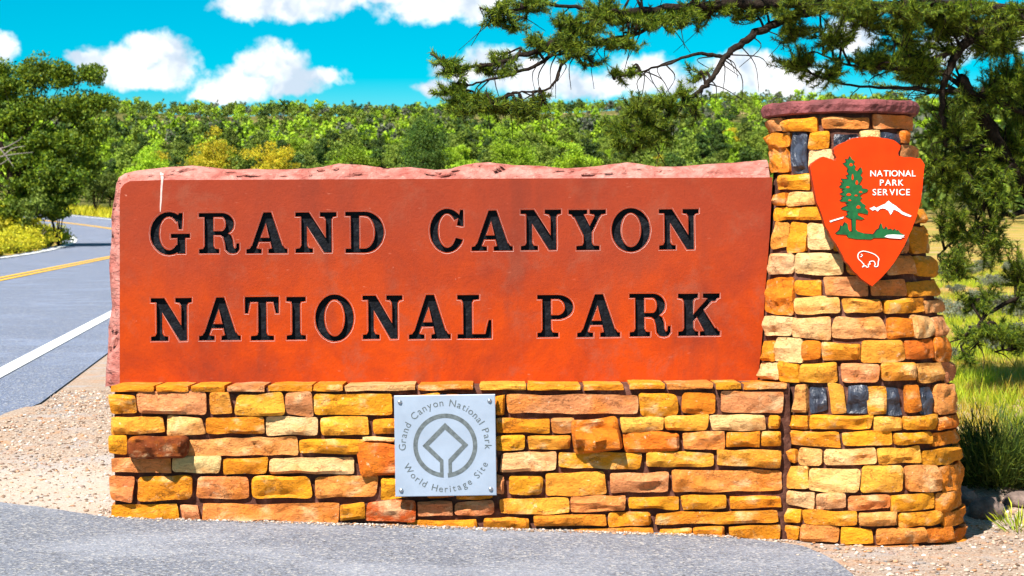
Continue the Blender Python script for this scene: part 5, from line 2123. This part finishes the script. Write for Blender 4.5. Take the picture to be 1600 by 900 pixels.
sg_f = []
for k in range(2):
    r2 = np.random.default_rng(430 + k)
    _, p = crown_cloud(r2, 40, 80, 1.0, 0.85, 0.50, 0.42, 0.22)
    p = p[p[:, 2] > 0.02]
    sg_f.append(fast_mesh(leaf_quads(p, 0.10, 0.035, r2, 0.9), 4))
sg_s = [stems_mesh(440 + k, 10, 1.0, 0.8, 0.02) for k in range(2)]
for m_ in sg_f:
    m_.materials.append(MT['leaf_grey'])
for m_ in sg_s:
    m_.materials.append(MT['twig'])
k = 0
sage = []
while k < 22:
    Y = 19 + 36 * rg.random()
    X = Y * rg.uniform(0.185, 0.27)
    if all((X - a) ** 2 + (Y - b) ** 2 > 1.2 for a, b in sage):
        sage.append((X, Y))
        s = rg.uniform(0.18, 0.36)
        i = k % 2
        make_plant('sagebrush', 'grey sagebrush scattered over the meadow right of the pillar', 'shrub', (X, Y, H(X, Y)), (('foliage', sg_f[i]), ('stem', sg_s[i])), (MT['leaf_grey'], MT['twig']), (s * 1.2, s * 1.2, s), rg.uniform(0, 6.28), 'sagebrush in the meadow')
        k += 1

# green broom bush right behind the pillar
BY = 13.9
for (px, s, sd, lab) in ((1548, 0.58, 450, 'dark green broom bush beside the foot of the pillar'), (1625, 0.50, 451, 'dark green broom bush at the right edge of the picture')):
    X = (px - 800) / F * BY
    f_ = fast_mesh(np.concatenate([shoot_bush(sd, 6500, 0.95, 0.62, 0.006, 1.0, short=True), shoot_bush(sd + 50, 1100, 1.08, 0.66, 0.005, 1.1)]), 4)
    f_.materials.append(MT['broom'])
    s_ = stems_mesh(sd + 5, 26, 1.0, 0.5, 0.008)
    s_.materials.append(MT['bark'])
    make_plant('broom_bush', lab, 'shrub', (X, BY, H(X, BY) - 0.02), (('foliage', f_), ('stem', s_)), (MT['broom'], MT['bark']), (s * 0.95, s * 0.95, s), 0.4)
# clump of fresh grass in the corner
q = ground_at(1594, 832)
r_ = np.random.default_rng(3)
tuft = shoot_bush(460, 130, 0.26, 0.16, 0.004, 1.1)
f_ = fast_mesh(tuft, 4)
o = place('grass_tuft', f_, MT['green_grass'], None, (q.x, q.y, q.z - 0.01))
tag(o, 'bright green grass tuft on the gravel at the right edge', 'grass')


# boulders behind the pillar's foot
def rock_mesh(seed, a, b, c):
    bm = bmesh.new()
    bmesh.ops.create_icosphere(bm, subdivisions=3, radius=1.0)
    sd = Vector((seed * 3.1, seed * 1.7, 0))
    for v_ in bm.verts:
        n1 = noise.fractal(v_.co * 1.1 + sd, 1.0, 2.0, 3)
        n2 = noise.cell(v_.co * 1.6 + sd) - 0.5
        v_.co *= 1 + 0.26 * n1 + 0.10 * n2
        v_.co = Vector((v_.co.x * a, v_.co.y * b, max(v_.co.z, -0.55) * c))
    me = bpy.data.meshes.new('rock')
    bm.to_mesh(me)
    bm.free()
    me.polygons.foreach_set('use_smooth', [True] * len(me.polygons))
    return me


for k, (px, Y, a, b, c, lab) in enumerate(((1535, 13.2, 0.11, 0.12, 0.085, 'brown boulder beside the foot of the pillar'), (1590, 13.5, 0.10, 0.10, 0.055, 'brown boulder under the broom bush at the right edge'),
                                           (1500, 13.5, 0.10, 0.12, 0.075, 'brown boulder half hidden behind the pillar foot'))):
    X = (px - 800) / F * Y
    o = place('boulder', rock_mesh(k + 1, a, b, c), MT['rock'], None, (X, Y, H(X, Y) + 0.03))
    tag(o, lab, 'rock', 'boulders behind the pillar')


# loose gravel
def pebbles(name, label, spots_, smin, smax, seed):
    r = np.random.default_rng(seed)
    P = np.array(spots_)
    n = len(P)
    octv = np.array([(1, 0, 0), (0, 1, 0), (-1, 0, 0), (0, -1, 0), (0, 0, 1), (0, 0, -1), (0.6, 0.6, 0.5), (-0.6, 0.55, 0.5), (-0.6, -0.6, 0.45), (0.55, -0.6, 0.5)], float)
    tri = np.array([(0, 6, 9), (0, 1, 6), (1, 7, 6), (1, 2, 7), (2, 8, 7), (2, 3, 8), (3, 9, 8), (3, 0, 9), (6, 7, 4), (7, 8, 4), (8, 9, 4), (9, 6, 4), (1, 0, 5), (2, 1, 5), (3, 2, 5), (0, 3, 5)])
    s = smin + (smax - smin) * r.random(n) ** 2.6
    a = r.uniform(0, 6.283, n)
    V = octv[None] * (1 + 0.22 * r.normal(size=(n, 10, 1)))
    V = V * np.stack([s * r.uniform(0.8, 1.5, n), s, s * r.uniform(0.45, 0.8, n)], 1)[:, None, :]
    ca, sa = np.cos(a)[:, None], np.sin(a)[:, None]
    W = np.stack([V[..., 0] * ca - V[..., 1] * sa, V[..., 0] * sa + V[..., 1] * ca, V[..., 2]], 2) + P[:, None, :]
    T = (tri[None] + (np.arange(n) * 10)[:, None, None]).reshape(-1, 3)
    o = place(name, fast_indexed(W.reshape(-1, 3), T), MT['pebble'])
    return tag(o, label, 'gravel', kind='stuff')


drive_poly = [(p_.x, p_.y) for p_ in outer]


def inside(x, y, poly_):
    c_ = False
    j = len(poly_) - 1
    for i in range(len(poly_)):
        xi, yi = poly_[i]
        xj, yj = poly_[j]
        if (yi > y) != (yj > y) and x < (xj - xi) * (y - yi) / (yj - yi) + xi:
            c_ = not c_
        j = i
    return c_


pts = []
cxb, Rbase = pil(-0.1)
while len(pts) < 5200:
    X = rg.uniform(1.0, 3.9)
    Y = rg.uniform(9.2, 14.6)
    if (X - cxb) ** 2 + (Y - AXIS_Y) ** 2 < (Rbase + 0.01) ** 2 or (X < 1.6 and Y > 12):
        continue
    if inside(X, Y, drive_poly) and rg.random() > 0.02:
        continue
    pts.append((X, Y, H(X, Y) + 0.002 + (0.014 if inside(X, Y, drive_poly) else 0)))
pebbles('gravel', 'loose tan gravel around the foot of the pillar', pts, 0.003, 0.017, 61)
pts = []
while len(pts) < 7500:
    Y = rg.uniform(11.6, 17.5)
    X = rg.uniform(-4.9, -1.9)
    if (X > gl.x - 0.04 and Y > WALL_Y - 0.02) or inside(X, Y, drive_poly):
        if not (inside(X, Y, drive_poly) and rg.random() < 0.01 and Y < 13.5 and X < gl.x):
            continue
    if road_dist(X, Y) < 4.98 - max(0.0, 15.6 - Y) * 0.5:
        continue
    if Y < 13.6 and rg.random() < 0.45:
        continue
    pts.append((X, Y, H(X, Y) + 0.001))
pebbles('shoulder_gravel', 'pale loose gravel between the road and the sign', pts, 0.002, 0.015, 62)
pts = []
for _ in range(2600):
    X = rg.uniform(gl.x, 1.5)
    Y = WALL_Y - abs(rg.normal()) * 0.05 - 0.015
    pts.append((X, Y, H(X, Y) + (0.018 if inside(X, Y, drive_poly) else 0.003)))
pebbles('wall_foot_gravel', 'fine gravel gathered along the foot of the stone wall', pts, 0.002, 0.011, 63)

# ------------------------------------------------------------------ pine that reaches over the sign
rng = np.random.default_rng(99)
TR = Vector((4.55, 16.9, 0))
TR.z = H(TR.x, TR.y) - 0.1
pine = empty('pinyon_pine', TR, 'big dark pinyon pine whose boughs hang over the pillar', 'tree')
LIMBS = [
    ([(1720, 60, 16.8), (1600, 22, 16.5), (1480, 10, 16.3), (1350, 10, 16.1), (1200, 6, 15.9), (1060, 12, 15.7), (960, 24, 15.5), (890, 55, 15.3), (830, 82, 15.1), (770, 100, 15.0), (715, 105, 14.95), (672, 86, 14.9)], 0.062, 0.006),
    ([(1300, 8, 16.05), (1240, 25, 16.0), (1195, 45, 15.95), (1160, 66, 15.8), (1133, 90, 15.7), (1110, 125, 15.6), (1085, 150, 15.5), (1055, 172, 15.4), (1020, 205, 15.3), (990, 235, 15.2)], 0.040, 0.006),
    ([(1133, 90, 15.7), (1090, 84, 15.6), (1040, 100, 15.5), (1000, 112, 15.4), (960, 122, 15.3)], 0.016, 0.004),
    ([(890, 55, 15.3), (850, 95, 15.15), (800, 116, 15.0), (752, 128, 14.95), (712, 142, 14.9)], 0.018, 0.005),
    ([(878, 98, 15.2), (868, 128, 15.1), (845, 143, 15.0), (800, 146, 14.95), (765, 165, 14.9)], 0.012, 0.004),
    ([(960, 24, 15.5), (900, 12, 15.4), (840, 8, 15.3), (780, 20, 15.2), (750, 12, 15.2)], 0.018, 0.005),
    ([(1060, 12, 15.7), (1000, 50, 15.6), (950, 62, 15.4), (890, 80, 15.3), (850, 90, 15.2)], 0.018, 0.005),
    ([(1660, 60, 16.7), (1570, 35, 16.5), (1505, 72, 16.4), (1482, 110, 16.4), (1472, 165, 16.4), (1478, 230, 16.4)], 0.055, 0.015),
    ([(1505, 72, 16.4), (1440, 100, 16.3), (1370, 108, 16.2), (1320, 100, 16.15), (1270, 80, 16.1)], 0.022, 0.005),
    ([(1650, 200, 16.8), (1560, 160, 16.6), (1510, 145, 16.5), (1420, 138, 16.3), (1330, 134, 16.2), (1255, 110, 16.1)], 0.028, 0.005),
    ([(1500, 120, 16.5), (1520, 160, 16.6), (1560, 225, 16.7), (1590, 275, 16.8), (1640, 360, 16.9)], 0.05, 0.06),
    ([(1720, 250, 16.9), (1620, 235, 16.8), (1550, 225, 16.7), (1490, 240, 16.6), (1455, 275, 16.5)], 0.035, 0.007),
    ([(1720, 340, 16.9), (1630, 330, 16.8), (1560, 340, 16.7), (1500, 370, 16.6), (1465, 400, 16.5)], 0.035, 0.007),
    ([(1720, 420, 16.9), (1640, 440, 16.8), (1595, 462, 16.7), (1545, 490, 16.5), (1520, 520, 16.4), (1500, 545, 16.4)], 0.032, 0.006),
    ([(1720, 480, 16.9), (1650, 510, 16.8), (1595, 540, 16.6), (1555, 550, 16.5)], 0.025, 0.006),
    ([(1720, -60, 16.9), (1600, -110, 16.7), (1450, -100, 16.4), (1300, -80, 16.2), (1150, -60, 15.9), (1000, -45, 15.7)], 0.06, 0.01),
]
bv, bf = [], []
limb_pts = []
# trunk
tp = smooth_path([TR, Vector((4.62, 16.9, 1.4)), Vector((4.50, 16.95, 2.8)), Vector((4.66, 17.0, 4.2)), Vector((4.6, 17.0, 5.6))], 6)
tube([q - TR for q in tp], [0.21 - 0.16 * i / (len(tp) - 1) for i in range(len(tp))], 10, bv, bf)
for ctrl, r0, r1 in LIMBS:
    lp = smooth_path([at(*q) for q in ctrl], 6)
    if ctrl[0][0] >= 1700:
        s = min(tp, key=lambda w: (w - lp[0]).length)
        lp = [s, s.lerp(lp[0], 0.5)] + lp
    lp = [q + Vector(rng.normal(size=3)) * (0.006 if r0 > 0.03 else 0.004) for q in lp]
    rad = [r0 + (r1 - r0) * (i / (len(lp) - 1)) ** 0.8 for i in range(len(lp))]
    tube([q - TR for q in lp], rad, 7, bv, bf)
    limb_pts += lp
place('trunk', mesh_from(bv, bf, True), MT['bark'], pine, TR)
LP = np.array([tuple(q) for q in limb_pts])
FOL = [(1010, 225, 40, 18, 15.2, 18), (960, 200, 26, 16, 15.25, 10), (745, 178, 34, 9, 14.9, 12), (830, 182, 26, 8, 14.95, 8), (1090, 175, 16, 16, 15.45, 5), (1240, 12, 50, 14, 15.7, 16), (1330, 14, 50, 14, 15.8, 18), (1420, 16, 50, 16, 15.9, 20), (1510, 20, 50, 18, 16.0, 22), (1590, 26, 40, 20, 16.1, 18), (690, 95, 22, 9, 14.95, 9), (715, 112, 26, 9, 14.95, 9), (708, 142, 24, 12, 14.9, 12), (735, 158, 30, 13, 14.9, 13), (770, 168, 40, 14, 14.9, 20), (815, 172, 30, 12, 14.95, 13), (765, 112, 34, 14, 15.0, 12), (795, 95, 24, 10, 15.1, 7), (850, 158, 16, 14, 15.0, 4),
       (780, 22, 34, 18, 15.25, 18), (840, 14, 46, 18, 15.35, 24), (815, 48, 20, 10, 15.2, 6), (850, 72, 34, 14, 15.2, 18), (905, 50, 45, 22, 15.3, 36), (905, 78, 34, 12, 15.25, 18), (950, 26, 50, 24, 15.5, 38), (1005, 36, 48, 20, 15.6, 34),
       (960, 72, 36, 14, 15.4, 16), (925, 104, 26, 9, 15.2, 4), (975, 116, 34, 9, 15.4, 9), (1060, 28, 50, 20, 15.7, 32), (1120, 16, 54, 18, 15.9, 32), (1180, 20, 46, 16, 16.0, 26), (1005, 190, 32, 30, 15.25, 38), (1035, 165, 30, 14, 15.35, 14),
       (980, 225, 30, 16, 15.2, 20), (1040, 205, 26, 22, 15.3, 16), (1088, 122, 20, 14, 15.6, 5), (1065, 140, 24, 10, 15.5, 6), (1230, 55, 38, 22, 16.0, 22), (1245, 95, 40, 22, 16.1, 22), (1290, 110, 40, 26, 16.15, 28), (1300, 60, 40, 26, 16.1, 26),
       (1345, 35, 50, 28, 16.2, 36), (1370, 105, 44, 26, 16.25, 40), (1405, 50, 50, 34, 16.3, 46), (1440, 105, 44, 40, 16.4, 56), (1470, 35, 60, 34, 16.4, 48), (1540, 60, 56, 44, 16.5, 56), (1560, 130, 50, 50, 16.6, 62), (1490, 190, 48, 46, 16.5, 62),
       (1475, 270, 34, 44, 16.5, 46), (1535, 285, 50, 54, 16.6, 66), (1590, 240, 40, 70, 16.75, 60), (1485, 350, 34, 40, 16.5, 46), (1545, 380, 50, 46, 16.6, 66), (1500, 415, 36, 30, 16.5, 36), (1585, 440, 44, 44, 16.7, 52), (1530, 470, 34, 22, 16.5, 26),
       (1545, 530, 40, 20, 16.45, 40), (1590, 530, 36, 28, 16.6, 34), (1520, 560, 24, 10, 16.4, 12), (1680, 100, 80, 110, 17.0, 70), (1680, 340, 70, 140, 17.0, 70), (1560, -70, 130, 46, 16.7, 70), (1350, -50, 120, 34, 16.2, 50), (1150, -35, 110, 26, 15.9, 34), (1000, -25, 70, 20, 15.6, 18)]
FOL = [(a, b, c_, d, e, int(f_ * (1.6 if a < 1430 else (1.6 if b < 330 else 1.05)))) for a, b, c_, d, e, f_ in FOL]
FOL += [(a + rng.uniform(-20, 20), b + rng.uniform(-15, 15), c_ * 1.1, d * 1.1, e + rng.uniform(0.5, 1.1), int(f_ * 0.8)) for a, b, c_, d, e, f_ in FOL if a > 1425 and 20 < b < 330]
tv, tf = [], []
nb_, nd_ = [], []
for (px, py, rx, ry, Y, n) in FOL:
    k_ = Y / F
    cen = np.array(at(px, py, Y))
    rad = np.array([rx * k_, 0.7 * rx * k_ + 0.05, ry * k_])
    nsub = max(2, n // 8)
    subs = ball(nsub, rng, 0.0) * rad * 0.85 + cen
    for s_ in subs:
        d2 = ((LP - s_) ** 2).sum(1)
        near = np.argsort(d2)[:6]
        Q = Vector(LP[int(rng.choice(near))])
        S = Vector(s_)
        mid = Q.lerp(S, 0.5) + Vector((rng.normal() * 0.03, rng.normal() * 0.03, 0.04 + rng.normal() * 0.03))
        path = smooth_path([Q, mid, S], 4)
        tube([q - TR for q in path], [0.011 - 0.006 * i / (len(path) - 1) for i in range(len(path))], 5, tv, tf)
        for _ in range(max(3, n // nsub)):
            i0 = int(rng.integers(len(path) // 3, len(path)))
            A = path[i0]
            off = unit_rows(rng.normal(size=(1, 3)))[0] * rad * rng.uniform(0.45, 1.1)
            E = Vector(s_ + off * 0.95)
            dv_ = E - A
            L_ = dv_.length
            if L_ > 0.42:
                E = A + dv_ * (0.42 / L_)
            elif L_ < 0.10:
                E = A + (dv_.normalized() if L_ > 1e-4 else Vector((0, 0, 1))) * 0.13
            md = A.lerp(E, 0.5) + Vector((0, 0, -0.015))
            tw_ = smooth_path([A, md, E + Vector((0, 0, 0.02))], 3)
            tube([q - TR for q in tw_], [0.0042 - 0.0022 * i / (len(tw_) - 1) for i in range(len(tw_))], 4, tv, tf)
            # needles along the outer part of the twig
            m_ = 104
            T_ = rng.uniform(0.12, 1.02, m_)
            a_, b_, c_ = np.array(A), np.array(md), np.array(E) + np.array((0, 0, 0.02))
            Pn = ((1 - T_) ** 2)[:, None] * a_ + (2 * T_ * (1 - T_))[:, None] * b_ + (T_ ** 2)[:, None] * c_
            ax = unit_rows((c_ - a_)[None])[0]
            rd = unit_rows(np.cross(np.repeat(ax[None], m_, 0), rng.normal(size=(m_, 3))))
            nb_.append(Pn)
            nd_.append(unit_rows(ax * rng.uniform(0.35, 1.1, (m_, 1)) + rd + np.array((0, 0, 0.12))))
# bare hanging twigs
for _ in range(150):
    i = int(rng.integers(0, len(limb_pts)))
    A = limb_pts[i]
    pxx = 800 + F * A.x / A.y
    if pxx > 1560:
        continue
    E = A + Vector((rng.normal() * 0.12, rng.normal() * 0.1, -rng.uniform(0.08, 0.34)))
    md = A.lerp(E, 0.5) + Vector((rng.normal() * 0.06, 0, 0.03))
    path = smooth_path([A, md, E], 4)
    tube([q - TR for q in path], [0.0055 - 0.0035 * k / (len(path) - 1) for k in range(len(path))], 4, tv, tf)
place('twig_work', mesh_from(tv, tf, True), MT['bark'], pine, TR)
PB, PD = np.concatenate(nb_), np.concatenate(nd_)
n = len(PB)
ln = rng.uniform(0.032, 0.058, (n, 1))
sd_ = unit_rows(np.cross(PD, rng.normal(size=(n, 3)))) * 0.0026
out = np.empty((n, 3, 3))
out[:, 0] = PB - sd_
out[:, 1] = PB + sd_
out[:, 2] = PB + PD * ln
o = place('needles', fast_mesh((out.reshape(-1, 3) - np.array(TR)), 3), MT['needle'], pine, TR)
o['kind'] = 'stuff'
